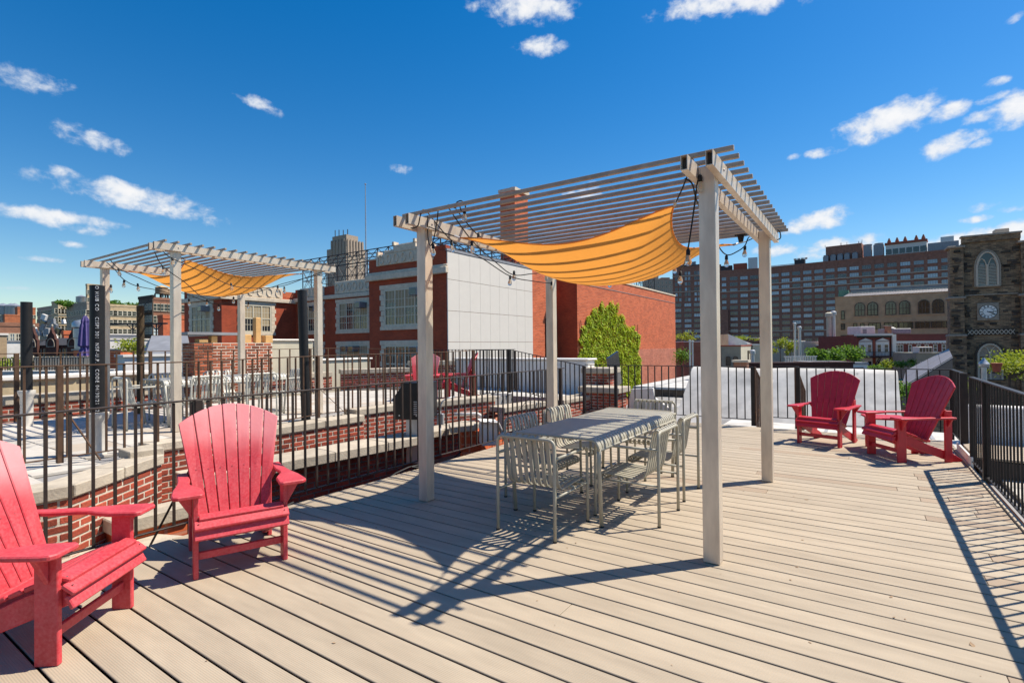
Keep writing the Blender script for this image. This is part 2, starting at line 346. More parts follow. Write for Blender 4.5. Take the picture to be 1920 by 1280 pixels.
def tag(o, label=None, cat=None, group=None, kind=None):
    if label: o['label'] = label
    if cat: o['category'] = cat
    if group: o['group'] = group
    if kind: o['kind'] = kind
    return o
def thing(name, label, cat, loc=(0, 0, 0), rz=0, group=None):
    o = bpy.data.objects.new(name, None); COL.objects.link(o); o.location = loc; o.rotation_euler = (0, 0, rz); o.empty_display_size = .2
    return tag(o, label, cat, group)
KIDS = {}
def kids(o): return [c for c in o.children]
def copy_tree(o, parent=None):
    c = o.copy(); COL.objects.link(c)
    if parent is not None: c.parent = parent
    for ch in kids(o): copy_tree(ch, c)
    return c
def dup(o, loc, rz, label):
    c = copy_tree(o); c.location = loc; c.rotation_euler = (0, 0, rz); c['label'] = label; return c
CACHE = {}
def cached(key, fn):
    if key not in CACHE: CACHE[key] = fn()
    return CACHE[key]
def P3(p, z=None): return Vector((p[0], p[1], p[2] if z is None else z))

# ------------------------------------------------------------------ brickwork, copings
BL, BH, BJ = .184, .050, .016
def brick_mesh(l, m, d=.03):
    def mk():
        b = MB(); b.box((0, 0, 0), (l, d, BH)); return b.mesh('brick', m, bevel=.004)
    return cached(('brick', round(l, 3), m, d), mk)
def brick_face(parent, p, q, z0, z1, m='brick', mort='mortar', back=.12, limit=300, rough=.003, name='brick', ztop=None):
    """one brick face in the parent's local frame from p to q; outward is to the right of p->q. Returns number of bricks."""
    p = Vector((p[0], p[1], 0)); q = Vector((q[0], q[1], 0)); d = (q-p); L = d.length; d.normalize(); n = Vector((d.y, -d.x, 0)); ang = math.atan2(d.y, d.x)
    bk = MB(); c = (p+q)/2-n*(back/2); Mz = Matrix.Rotation(ang, 3, 'Z'); bk.box((c.x, c.y, (z0+z1)/2), (L, back, z1-z0), Mz); bk.build('mortar_bed', mort, parent)
    rows = int((z1-z0)/(BH+BJ)); cnt = 0; extra = MB()
    for r in range(rows-1, -1, -1):
        z = z1-BJ-(rows-1-r)*(BH+BJ)-BH/2
        if z-BH/2 < z0: break
        x = -(BL+BJ)*(.5 if r % 2 else 0)
        while x < L-.02:
            a, b = max(x, 0.002), min(x+BL, L-.002); x += BL+BJ
            if b-a < .03: continue
            l = b-a
            if abs(l-BL) < .004: l = BL
            o3 = p+d*((a+b)/2)+n*(random.uniform(-.002, rough)-.0105)
            if cnt < limit:
                o = obj(name, brick_mesh(l, m), parent, (o3.x, o3.y, z+random.uniform(-.001, .001)), ang+random.uniform(-.006, .006)); cnt += 1
            else: extra.box((o3.x, o3.y, z), (l, .03, BH), Mz)
    if extra.v: tag(extra.build('brickwork', m, parent), kind='stuff')
    return cnt
def coping(parent, pts, z, w, h, side=1, stone=.75, over=.03, m='coping', name='coping_stone'):
    """coping stones along pts (local xy); they lie to the left of the path by w, overhanging over"""
    for (p, q) in zip(pts[:-1], pts[1:]):
        p = Vector((p[0], p[1], 0)); q = Vector((q[0], q[1], 0)); d = q-p; L = d.length; d.normalize(); n = Vector((-d.y, d.x, 0))
        k = max(1, round(L/stone)); s = L/k
        for i in range(k):
            c = p+d*(s*(i+.5))+n*(w/2-over)
            b = MB(); b.box((0, 0, 0), (s-.008, w, h)); me = b.mesh(name, m, bevel=.008)
            obj(name, me, parent, (c.x, c.y, z+h/2+random.uniform(-.002, .002)), math.atan2(d.y, d.x)+random.uniform(-.004, .004))

# ------------------------------------------------------------------ railings
def railing(label, pts, h, spacing=.122, posts=(), m='rail', bottom=.06, post_w=.05, bal=.017, braces=(), zoff=0, post_drop=0, name='railing', hs=None, baltop=0, rail_w=.034, skip_bottom=False):
    """pts: world points at the foot; posts: fractions (0..1 of each run, run index) with height factor"""
    o = thing(name, label, 'railing', pts[0], 0); o0 = Vector(pts[0])
    P = [Vector(p)-o0 for p in pts]; hs = hs or [h]*len(P)
    for i, (p, q) in enumerate(zip(P[:-1], P[1:])):
        d = q-p; L = d.length; dn = d.normalized(); ha, hb = hs[i], hs[i+1]; ZA, ZB = Vector((0, 0, ha)), Vector((0, 0, hb))
        t = MB(); t.bar(p+ZA, q+ZB, rail_w, .013); t.build('top_rail', m, o, bevel=.002)
        if not skip_bottom:
            t = MB(); t.bar(p+Vector((0, 0, bottom)), q+Vector((0, 0, bottom)), .028, .011); t.build('bottom_rail', m, o, bevel=.002)
        n = max(1, int(round(L/spacing))); lo = 0 if skip_bottom else bottom+.005; ang = math.atan2(dn.y, dn.x)
        for k in range(1, n):
            f = k/n; base = p+d*f; hh = ha+(hb-ha)*f-.006+baltop-lo
            me = cached(('bal', bal, m, round(hh, 2)), lambda: MB().box((0, 0, round(hh, 2)/2), (bal, bal, round(hh, 2))).mesh('baluster', m))
            obj('baluster', me, o, base+Vector((0, 0, lo)), ang+random.uniform(-.08, .08))
    for (run, f, w, hh) in posts:
        p, q = P[run], P[run+1]; b = p+(q-p)*f; ang = math.atan2((q-p).y, (q-p).x); H = hs[run]+(hs[run+1]-hs[run])*f+hh
        t = MB(); t.box((0, 0, (H-post_drop)/2), (w, w, H+post_drop)); c = t.build('post', m, o, bevel=.003)
        c.location = b; c.rotation_euler = (0, 0, ang)
    for (a, b) in braces:
        t = MB(); t.bar(Vector(a)-o0, Vector(b)-o0, .02, .008); t.build('brace', m, o)
    return o

# ================================================================== THE ROOFS
deck = thing('deck', None, None, (0, 0, 0), RZ); deck['kind'] = 'structure'
PITCHB = .1455; U_OFF = atz(960, 1194).dot(UU)
def deck_boards():
    w = PITCHB-.012
    def board(u, v0, v1, m, z=0):
        b = MB(); b.box((0, 0, .007), (w, v1-v0-.003, .010)); me = b.mesh('deck_board', m, bevel=.002)
        obj('deck_board', me, deck, (u, (v0+v1)/2, -.012+z))
    i0 = int((-.9-U_OFF)/PITCHB); n = 0
    new_at = {7.32: (.15, 1.35), 6.0: (-.25, .95), 5.35: (.75, 1.9), 7.75: (-.1, .5), 8.3: (.3, .9)}
    for i in range(i0, 200):
        u = U_OFF+PITCHB*(i+.5)
        if u > 9.28: break
        cuts = [(-.935, 4.16, 'deck')]
        r = random.random()
        if 2.2 < u < 7.4 and r < .36:
            c = random.uniform(-.75, -.35); c2 = random.uniform(-.93, c-.12)
            cuts = [(-.935, c, 'deck_new'), (c, 4.16, 'deck')] if r < .22 else [(-.935, c2, 'deck'), (c2, c, 'deck_new'), (c, 4.16, 'deck')]
        elif r > .8:
            c = random.uniform(1, 3.5); cuts = [(-.935, c, 'deck'), (c, 4.16, 'deck')]
        for k, (a, b_) in new_at.items():
            if abs(u-k) < PITCHB/2: cuts = [(-.935, a, 'deck'), (a, b_, 'deck_new'), (b_, 4.16, 'deck')]
        for a, b_, m in cuts: board(u, a, b_, m, random.uniform(-.001, .001))
deck_boards()
b = MB(); b.b2((-1.2, -.93, -.11), (9.3, 4.15, -.05)); b.build('deck_framing', 'joist', deck)
b = MB(); b.b2((-1.2, -.965, -.14), (9.3, -.937, .018)); b.build('edge_board', 'deck', deck)
own = thing('apartment_house', 'red brick house under the wooden roof deck', 'building', (0, 0, 0), RZ)
b = MB(); b.b2((-3, -.95, -16), (9.5, 4.16, -.2)); b.build('wall', 'wing_brick', own)

terrace = thing('roof_terrace', None, None, W(0, 0, .266), RZ); terrace['kind'] = 'structure'
TER = [(-1.6, 5.45), (1.43, 5.45), (2.34, 6.15), (2.42, 6.52), (3.4, 6.74), (5.6, 6.95), (7.2, 6.72), (8.4, 6.42), (10.2, 6.9), (10.2, 9.9), (8.5, 11.1), (-1.6, 11.15)]
def inside(x, y, poly):
    c = False; n = len(poly)
    for i in range(n):
        (x1, y1), (x2, y2) = poly[i], poly[(i+1) % n]
        if (y1 > y) != (y2 > y) and x < (x2-x1)*(y-y1)/(y2-y1)+x1: c = not c
    return c
def pavers():
    s = .53
    mes = [MB().box((0, 0, 0), (s-.012, s-.012, .03)).mesh('paver', m, bevel=.004) for m in ('paver', 'paver_tan')]
    for i in range(-3, 21):
        for j in range(0, 12):
            x, y = .1+i*s, 5.3+j*s
            if all(inside(x+a, y+b_, TER) for a in (-.2, .2) for b_ in (-.2, .2)):
                o = obj('paver', mes[1 if random.random() < .07 else 0], terrace, (x, y, -.015+random.uniform(-.002, .002)))
pavers()
b = MB(); b.prism(TER, .2, lambda a, c, w: Vector((a, c, -.135+w))); b.build('roof_slab', 'grey_roof', terrace)
nb = thing('neighbour_house', 'brick house under the paved terrace across the shaft', 'building', (0, 0, 0), RZ)
b = MB(); b.prism([(-3, 5.42), (1.43, 5.42), (2.34, 6.12), (2.42, 6.5), (3.4, 6.72), (5.6, 6.93), (7.2, 6.7), (8.4, 6.4), (10.2, 6.9), (10.2, 9.9), (8.5, 11.1), (-3, 11.15)], 15.5, lambda a, c, w: Vector((a, c, -8.0+w))); b.build('wall', 'wing_brick', nb)
sf = thing('shaft_floor', None, None, W(0, 0, -1.5), RZ); sf['kind'] = 'structure'
b = MB(); b.b2((-3, 4.17, -.2), (9.5, 7.2, 0)); b.build('floor_sheet', 'tar', sf)

def wall_thing(label, segs, z0, z1, m='brick', mort='mortar', cop=None, cat='wall', name='parapet_wall', back=.14, group=None):
    o = thing(name, label, cat, W(segs[0][0], segs[0][1], 0), RZ, group); x0, y0 = segs[0]; left = 300
    L = [(x-x0, y-y0) for x, y in segs]
    for p, q in zip(L[:-1], L[1:]): left -= brick_face(o, p, q, z0, z1, m, mort, back=back, limit=max(0, left))
    if cop: coping(o, L, z1, *cop)
    return o
wall_thing('low red brick wall of the paved terrace, diagonal stretch behind the nearest red chair', [(-.6, 5.26), (1.47, 5.25), (2.40, 5.95)], -.95, .2, cop=(.3, .1))
wall_thing('short red brick wall with one raised coping behind the second red chair', [(2.40, 5.96), (2.42, 6.3), (3.32, 6.32)], -.8, .27, cop=(.3, .09))
wall_thing('long sunlit red brick wall of the terrace above the shaft', [(3.33, 6.56), (5.5, 6.55)], -.62, .2, cop=(.32, .1))
wall_thing('red brick wall in the shade behind the black vent hood', [(5.5, 6.76), (6.6, 6.7), (7.15, 6.42), (8.45, 6.12)], -.45, .27, cop=(.34, .1))
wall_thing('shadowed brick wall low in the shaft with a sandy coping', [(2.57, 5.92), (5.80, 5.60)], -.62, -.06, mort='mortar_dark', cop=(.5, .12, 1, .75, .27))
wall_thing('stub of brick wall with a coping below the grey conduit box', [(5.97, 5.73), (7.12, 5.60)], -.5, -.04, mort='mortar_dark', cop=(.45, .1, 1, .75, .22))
wall_thing('lower brick wall with a ledge beyond the fallen metal boxes', [(8.2, 5.75), (9.6, 5.6)], -.3, .08, cop=(.4, .1))
wall_thing('small red brick wall under a ledge beside the corner post', [(9.75, 5.3), (11.2, 5.2)], -.3, .12, cop=(.5, .08))
# pale ledges in the shaft
o = thing('concrete_ledge', 'pale concrete ledge low behind the nearest red chair', 'ledge', W(1.3, 4.9, -.36), RZ)
b = MB(); b.prism([(-1.9, -.25), (.55, -.45), (.9, .1), (.75, .45), (-1.9, .5)], .16, lambda a, c, w: Vector((a, c, w))); b.build('slab', 'coping', o, bevel=.01)
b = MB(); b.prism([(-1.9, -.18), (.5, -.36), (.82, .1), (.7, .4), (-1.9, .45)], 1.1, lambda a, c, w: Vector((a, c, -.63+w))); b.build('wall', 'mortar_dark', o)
o = thing('coping_block', 'single coping block behind the big railing post', 'coping', W(2.05, 5.35, -.2), RZ)
b = MB(); b.box((0, 0, .06), (.62, .3, .12)); b.build('stone', 'coping', o, bevel=.01)
b = MB(); b.box((0, .02, -.6), (.56, .24, 1.18)); b.build('brick_pier', 'wing_brick', o)
for i, (ua, va, ub, vb, z, s) in enumerate([(1.6, 4.6, 4.6, 4.9, -.35, .12), (2.0, 4.5, 5.6, 5.2, -.25, .1), (1.4, 4.7, 3.4, 5.3, -.3, .16), (4.9, 4.9, 6.4, 5.3, -.2, .2)]):
    pts = [W(ua+(ub-ua)*t, va+(vb-va)*t+.08*math.sin(9*t+i), z-s*4*t*(1-t)+.03*math.sin(17*t)) for t in [k/14 for k in range(15)]]
    b = MB(); b.tube(pts, .011, 5)
    tag(b.build('cable', 'cable'), ['black cable sagging along the shaft behind the big railing post', 'black cable hanging below the sandy coping', 'loose black cable end behind the second red chair', 'black cable running past the vent hood stand'][i], 'cable')

# ---------------------------------------------------------------- railings of the deck
RL = .975
railing('long rusty railing down the left side of the deck', [W(-.4, 4.28, .0), W(7.94, 4.28, 0)], RL, posts=[(0, .285, .055, 0), (0, .985, .055, 0)], spacing=.1225, bottom=.05,
        braces=[(W(1.98, 4.29, .55), W(1.75, 4.75, -.35)), (W(6.9, 4.29, .6), W(6.6, 4.8, -.1))], post_drop=.25, m='rail')
railing('short railing sloping down from the terrace to the corner post', [W(10.35, 6.9, .3), W(9.42, 4.62, 0)], .95, posts=[(0, 0, .045, 0), (0, 1, .055, 0)], spacing=.15, m='rail', bottom=.05)
railing('black railing across the far end of the deck behind the table', [W(9.42, 4.6, 0), W(9.42, 3.95, 0), W(9.42, 1.52, 0)], RL, posts=[(0, 1, .055, 0), (1, 1, .06, 0)], spacing=.125, m='rail_dark', bottom=.1)
railing('black railing section between the two stair openings', [W(9.9, 1.5, 0), W(9.9, .92, 0)], RL, spacing=.13, m='rail_dark', bottom=.1, posts=[(0, 1, .05, 0)])
railing('black railing section behind the two far red chairs', [W(9.42, .86, 0), W(9.42, -1.02, 0)], RL, posts=[(0, 0, .06, 0), (0, 1, .045, 0)], spacing=.125, m='rail_dark', bottom=.1)
railing('sloping stair rail going down beside the far pergola post', [W(9.42, 1.50, 0), W(10.25, 1.46, -.42)], RL, posts=[(0, 0, .055, 0), (0, 1, .04, 0)], spacing=.12, m='rail_rust', bottom=.06)
railing('sloping stair rail going down just left of the upright red chair', [W(9.42, .88, 0), W(10.25, .84, -.42)], RL, posts=[(0, 0, .055, 0), (0, 1, .04, 0)], spacing=.12, m='rail_rust', bottom=.06)
railing('short black railing panel right behind the angled red chair', [W(9.42, -1.03, 0), W(8.46, -1.03, 0)], RL, posts=[(0, 1, .075, 0)], spacing=.115, m='rail_dark', bottom=.1)
railing('long black railing down the right side throwing its shadow on the boards', [W(7.52, -.985, 0), W(-.6, -.985, 0)], RL, posts=[(0, 0, .05, 0), (0, .095, .06, 0), (0, .48, .05, 0)], spacing=.118, m='rail_dark', bottom=.06, rail_w=.045, bal=.0125)
railing('outer railing beyond the little bridge on the right', [W(9.0, -2.6, .0), W(9.0, -8.0, 0)], 1.0, posts=[(0, .0, .05, 0), (0, .3, .05, 0)], spacing=.6, m='rail_dark', bottom=.1)
railing('lower outer railing beyond the right side railing', [W(7.3, -2.3, -.02), W(7.3, -7.6, -.02)], .98, posts=[(0, .0, .05, 0), (0, .3, .05, 0)], spacing=.5, m='rail_dark', bottom=.1)
br = thing('bridge', 'small raised bridge leading off through the gap in the right railing', 'bridge', W(7.98, -1.6, 0), RZ)
for i in range(7):
    b = MB(); b.box((-.42+.14*i, .02, .1), (.132, 1.15, .024)); b.build('plank', 'deck', br, bevel=.003)
b = MB(); b.box((0, .63, .045), (1.02, .022, .13)); b.build('riser', 'white_trim', br, bevel=.003)
b = MB(); b.box((0, .02, -.03), (.98, 1.1, .2)); b.build('frame', 'joist', br)

# ---------------------------------------------------------------- railings and walls of the paved terrace
RT = .95
railing('rusty railing along the near edge of the paved terrace', [W(-1.2, 6.39, .29), W(2.7, 6.39, .29), W(4.99, 7.0, .29), W(7.84, 6.86, .29), (W(8.52, 6.72, .29))], RT,
        posts=[(0, .745, .05, 0), (1, 1, .05, 0), (2, 1, .05, 0), (3, 1, .055, 0)], spacing=.155, m='rail_rust', bottom=.05,
        braces=[(W(1.72, 6.4, .85), W(1.95, 6.15, .3)), (W(5.0, 7.0, .75), W(5.35, 6.75, .3)), (W(7.85, 6.86, 1.0), W(8.5, 6.5, .3))], bal=.019, hs=[.93, .93, .95, .97, .99])
railing('dense dark railing at the right end of the paved terrace', [W(8.52, 6.72, .29), W(9.9, 6.75, .29), W(10.35, 6.9, .29)], .99, posts=[(0, .99, .06, 0)], spacing=.12, m='rail_dark', bottom=.05)
railing('dark railing turning back along the far end of the paved terrace', [W(10.35, 6.9, .29), W(10.4, 9.6, .29)], .99, spacing=.12, m='rail_dark', bottom=.05, posts=[(0, 1, .06, 0)])
railing('rusty railing along the back of the paved terrace', [W(-2.5, 11.0, .2), W(8.4, 11.0, .27), W(10.4, 9.7, .29)], 1.0, posts=[(0, .45, .05, 0), (0, .62, .05, 0), (0, .93, .05, 0), (1, .5, .04, 0)], spacing=.26, m='rail_rust', bottom=.04,
        braces=[(W(7.6, 11.0, 1.0), W(7.1, 10.6, .28))], hs=[1.1, 1.08, 1.0], bal=.022)
wall_thing('brick back wall of the terrace with a long grey coping', [(-3.0, 11.35), (4.9, 11.35)], .1, .5, cop=(.4, .14))
wall_thing('sunlit orange brick back wall behind the terrace dining chairs', [(6.4, 11.4), (8.55, 11.4)], .25, .62, cop=(.4, .12))
wall_thing('sunlit brick back wall with a step in its coping', [(8.9, 11.5), (10.55, 10.6)], .2, .66, cop=(.4, .12))
wall_thing('taller sunlit brick back wall beside the white end wall', [(10.6, 10.62), (11.75, 9.95)], .2, .83, cop=(.4, .12))
pw = thing('plaster_wall', 'stained yellow plaster wall behind the terrace back wall', 'wall', W(0, 12.4, 0), RZ)
b = MB(); b.b2((-6, 0, -2), (5.2, .35, .85)); b.build('wall', 'plaster_yellow', pw)
for k in range(9):
    b = MB(); b.box((-5.4+1.2*k, .17, .87+random.uniform(0, .05)), (1.19, .46, .09)); b.build('capping', 'white_paint', pw, bevel=.02)
# chimney with clay pots
ch = thing('chimney', 'wide weathered brick chimney with square clay flues beside the terrace', 'chimney', W(5.72, 12.1, 0), RZ)
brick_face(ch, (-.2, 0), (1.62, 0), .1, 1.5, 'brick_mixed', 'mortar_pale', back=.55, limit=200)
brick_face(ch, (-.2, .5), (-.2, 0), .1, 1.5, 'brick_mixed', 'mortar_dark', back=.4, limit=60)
for x, y, w, h in [(.05, .2, .2, .09), (.3, .2, .14, .16), (1.02, .2, .24, .2), (1.34, .2, .14, .62), (1.6, .2, .2, .18)]:
    b = MB(); b.box((x, y, 1.5+h/2), (w, w, h)); b.build('flue', 'terracotta', ch, bevel=.012)
b = MB(); b.b2((-.3, .05, 1.68), (.85, .9, 1.74)); b.build('flat_cap', 'rooftop_grey', ch)
yw = thing('stair_bulkhead', 'cream rendered bulkhead wall with a stepped white top right of the chimney', 'wall', W(7.4, 12.4, 0), RZ)
b = MB(); b.b2((0, 0, 0), (1.3, .5, 1.55)); b.b2((1.303, 0, 0), (3.3, .5, 1.0)); b.build('wall', 'cream', yw, bevel=.02)
b = MB(); b.b2((-.02, -.04, 1.553), (1.32, .54, 1.6)); b.b2((1.32, -.04, 1.003), (3.34, .54, 1.05)); b.build('capping', 'white_trim', yw, bevel=.01)
b = MB(); b.box((-.6, .3, .66), (1.2, .1, 1.1)); b.build('side_wall', 'cream', yw)
# white end wall
ww = thing('end_wall', 'long white painted parapet wall below the big brick school', 'wall', W(11.9, 9.9, 0), RZ)
def pv(px, py, u0): v_, z_ = onu(px, py, u0); return v_, z_
b = MB(); b.b2((-.1, -4.2, -1.2), (.35, .15, .98)); b.build('wall', 'white_paint', ww, bevel=.03)
b = MB(); b.b2((-.15, -4.25, .983), (.40, .2, 1.03)); b.build('capping', 'white_paint', ww, bevel=.02)
ld = thing('flat_roof', 'pale flat roof strip below the white painted wall', 'roof', W(11.0, 8.0, .1), RZ)
b = MB(); b.b2((-.6, -2.4, -.5), (.8, 1.8, .06)); b.build('slab', 'white_roof', ld)
for k in range(6):
    b = MB(); b.box((-.62, -2.0+.7*k, -.5), (.04, .66, .75)); b.build('timber_facing', 'mortar_dark', ld)

# ---------------------------------------------------------------- crumbs on the boards
b = MB()
for k in range(150):
    u_, v_ = random.uniform(.6, 8.8), random.uniform(-.8, 4.0); p = W(u_, v_, .003); a = random.uniform(0, 6.28); s_ = random.uniform(.004, .014)*(1.6 if random.random() < .12 else 1)
    d1 = Vector((math.cos(a), math.sin(a), random.uniform(-.1, .3)))*s_; d2 = Vector((-math.sin(a), math.cos(a), random.uniform(-.1, .3)))*s_*.5
    b.quad(p-d1, p+d2, p+d1, p-d2)
tag(b.build('leaf_crumbs', 'tank_wood', fix=False), 'scattered brown leaf crumbs and specks lying on the deck boards', None, kind='stuff')

# ================================================================== PERGOLAS
def hollow(b, p, q, w, h, t=.004):
    p = Vector(p); q = Vector(q); d = (q-p).normalized(); side = Vector((0, 1, 0)) if abs(d.x) > .5 else Vector((1, 0, 0)); z = Vector((0, 0, 1))
    for s in (-1, 1):
        b.bar(p+side*s*(w-t)/2, q+side*s*(w-t)/2, t, h); b.bar(p+z*s*(h-t)/2, q+z*s*(h-t)/2, w-2*t, t)
def pergola(u, v, z, a, bb, H, label, n=18, s0=-.192, sp_=.157, vr=-.19, vl=.07):
    o = thing('pergola', label, 'pergola', W(u, v, z), RZ, 'pergolas on the two roofs'); w = .05; hb, t, e = .09, .042, .287
    for x, y in ((0, 0), (0, bb), (a, 0), (a, bb)):
        m = MB(); m.b2((x-w, y-w, .002), (x+w, y+w, H+hb-.012)); m.build('post', 'alu', o, bevel=.004)
    for y in (0, bb):
        for s in (-1, 1):
            m = MB(); hollow(m, (-e, y+s*(w+t/2+.001), H+hb/2), (a+e, y+s*(w+t/2+.001), H+hb/2), t, hb); c = m.build('beam', 'alu', o)
            m = MB(); m.box((-e+.05, y+s*(w+t/2+.001), H+hb/2), (.004, t-.01, hb-.01)); m.build('end_shade', 'hollow_shade', c)  # dark plate painted as the shade inside the open beam end
            for x in (0, a):
                m = MB(); m.box((x, y+s*(w+t+.003), H+hb*.5), (.014, .006, .014)); m.build('bolt', 'screw', c, bevel=.002)
    me = MB().box((0, 0, 0), (.025, bb+vl-vr, .028)).mesh('slat', 'slat', bevel=.002)
    for i in range(n): obj('slat', me, o, (s0+sp_*i, (bb+vl+vr)/2, H+hb+.0148))
    return o
PA = (3.428, .797); PBV = 2.4517; PAU = 2.282; PH = 2.407
pergola(*PA, 0, PAU, PBV, PH, 'large aluminium pergola on the wooden deck with four square posts')
P2 = (3.25, 7.62, .268)
pergola(*P2, 2.2, 2.42, 2.40, 'smaller looking pergola across the gap on the paved terrace', n=18, sp_=.152)

def sail(label, C, sag, z_in=.16, n=26):
    """shade cloth between four corners C (00, 10, 01, 11), scalloped and sagging"""
    b = MB(); c00, c10, c01, c11 = [Vector(c) for c in C]
    ctr = (c00+c10+c01+c11)/4
    for j in range(n+1):
        for i in range(n+1):
            s, t = i/n, j/n
            ss = s+(s-.5)*-.0; p = c00*(1-s)*(1-t)+c10*s*(1-t)+c01*(1-s)*t+c11*s*t
            e = .15*(4*s*(1-s)*(2*t-1)**2*1.0)          # edges across s pulled in towards the middle
            f = .15*(4*t*(1-t)*(2*s-1)**2)
            p = p+(ctr-p)*Vector((1, 1, 0)).length*0
            d1 = (c00+c10)/2-(c01+c11)/2; d2 = (c00+c01)/2-(c10+c11)/2
            p = p-d1.normalized()*d1.length*e*(1 if t < .5 else -1)*abs(2*t-1)*.75 - d2.normalized()*d2.length*f*(1 if s < .5 else -1)*abs(2*s-1)*.75
            dz = sag*(1-(2*s-1)**2*(2*t-1)**2)*(.62*(4*s*(1-s)+4*t*(1-t))/2+.38*(1-max(abs(2*s-1), abs(2*t-1))**2))
            dz += .008*math.sin(9*s+5*t)*math.sin(7*t-2*s)*(1-max(abs(2*s-1), abs(2*t-1)))
            b.v.append((p.x, p.y, p.z-dz))
    for j in range(n):
        for i in range(n):
            a = j*(n+1)+i; b.f.append((a, a+1, a+n+2, a+n+1)); b.m.append(0)
    o = thing('shade_sail', label, 'shade sail', ctr, 0)
    b.v = [(x-ctr.x, y-ctr.y, z-ctr.z) for x, y, z in b.v]
    cl = b.build('cloth', 'sail', o, fix=False, smooth='all')
    # hem tape along the edges
    h = MB()
    idx = [[i for i in range(n+1)], [j*(n+1)+n for j in range(n+1)], [n*(n+1)+i for i in range(n+1)], [j*(n+1) for j in range(n+1)]]
    for L in idx: h.tube([b.v[k] for k in L], .006, 5)
    h.build('hem', 'sail', o, smooth='all')
    return o, [c00, c10, c01, c11]
def ropes(o, pairs):
    base = Vector(o.location)
    for p, q in pairs:
        p, q = Vector(p)-base, Vector(q)-base
        m = MB(); m.tube([p, (p+q)/2+Vector((0, 0, -.01)), q], .005, 5); c = m.build('rope', 'cable', o)
        m = MB(); d = (q-p).normalized(); m.tube([p+d*.0, p+d*.05], .011, 6); m.build('hook', 'galv', c)
z = 2.35
C = [W(3.62, 1.07, z-.02), W(5.52, 1.05, z), W(3.56, 2.95, z-.02), W(5.52, 3.02, z)]
s1, c = sail('orange shade sail slung under the large pergola on the wooden deck', C, .40)
ropes(s1, [(C[0], W(3.30, .87, 2.47)), (C[1], W(5.75, .87, 2.45)), (C[2], W(3.35, 3.2, 2.45)), (C[3], W(5.72, 3.2, 2.45))])
z = 2.62
C2 = [W(3.50, 7.9, z), W(5.3, 7.9, z), W(3.45, 9.8, z), W(5.28, 9.8, z)]
s2, c = sail('orange shade sail under the pergola of the paved terrace', C2, .38)
ropes(s2, [(C2[0], W(3.25, 7.68, 2.7)), (C2[1], W(5.5, 7.68, 2.7)), (C2[2], W(3.22, 10.0, 2.7)), (C2[3], W(5.45, 10.0, 2.7))])

# ---------------------------------------------------------------- string lights
def cat_pts(p, q, sag, n=14):
    p, q = Vector(p), Vector(q); return [p+(q-p)*(k/n)+Vector((0, 0, -sag*4*(k/n)*(1-k/n))) for k in range(n+1)]
SOCK = MB().lathe([(.006, 0), (.010, -.006), (.015, -.012), (.0165, -.05), (.013, -.052)], 10).mesh('socket', 'cable', smooth=True)
GLS = MB().lathe([(.012, -.05), (.014, -.06), (.023, -.085), (.026, -.102), (.022, -.120), (.010, -.130), (.002, -.132)], 12).mesh('bulb', 'bulb', smooth='all')
FIL = MB().tube([(-.006, 0, -.065), (-.004, 0, -.10), (.004, 0, -.10), (.006, 0, -.065)], .0018, 4).mesh('filament', 'filament')
def string_light(label, runs, bulbs, r=.0055):
    """runs: world polylines; bulbs: world points of the sockets (with an optional tilt)"""
    o0 = Vector(runs[0][0]); o = thing('string_light', label, 'string light', o0, 0, 'light strings on the pergolas')
    b = MB()
    for L in runs: b.tube([Vector(p)-o0 for p in L], r, 5)
    b.build('cord', 'cable', o, smooth='all')
    for q in bulbs:
        p = Vector(q[:3])-o0
        s = obj('socket', SOCK, o, p); s.scale = (.86, .86, .86); s.rotation_euler = (random.uniform(-.12, .12), random.uniform(-.12, .12), random.uniform(0, 6))
        g = obj('bulb', GLS, s); f = obj('filament', FIL, s)
    return o
A_ = lambda px, py, Y: at(px, py, Y)
# main pergola: from the left near beam end across to the far-left post, loops over the first slat, drops by the near post
s_a = [A_(800, 396, 4.6), A_(848, 452, 4.75), A_(905, 485, 5.2), A_(957, 518, 5.6), A_(1000, 527, 6.0), A_(1032, 531, 6.45)]
s_b = [A_(838, 385, 4.45), A_(884, 450, 4.8), A_(930, 492, 5.4), A_(962, 515, 5.7), A_(998, 513, 6.1), A_(1036, 508, 6.45), A_(1056, 498, 6.2)]
s_c = [A_(855, 392, 4.5), A_(898, 442, 4.9), A_(960, 480, 5.4), A_(1024, 512, 6.4), A_(1085, 520, 6.2), A_(1130, 524, 6.0), A_(1200, 520, 5.6), A_(1240, 500, 5.0)]
def smooth_path(P, k=5):
    out = []; n = len(P)
    for i in range(n-1):
        p0, p1, p2, p3 = P[max(i-1, 0)], P[i], P[i+1], P[min(i+2, n-1)]
        for j in range(k):
            t = j/k; out.append(.5*((2*p1)+(p2-p0)*t+(2*p0-5*p1+4*p2-p3)*t*t+(3*p1-p0-3*p2+p3)*t**3))
    out.append(P[-1]); return out
string_light('string of bulbs draped from the left near beam towards the far left post', [smooth_path(s_a)], [(*A_(846, 451, 4.75),), (*A_(957, 516, 5.6),), (*A_(1034, 528, 6.45),)])
string_light('second string of bulbs running beside it to the far left post', [smooth_path(s_b)], [(*A_(884, 452, 4.8),), (*A_(964, 507, 5.7),), (*A_(1038, 507, 6.45),)])
string_light('long string of bulbs passing under the orange sail', [smooth_path(s_c)], [(*A_(897, 436, 4.85),), (*A_(1024, 509, 6.4),), (*A_(1142, 521, 6.0),)])
loop = [A_(770, 428, 4.42), A_(783, 424, 4.4), A_(788, 405, 4.4), A_(792, 394, 4.42), A_(798, 394, 4.45)]
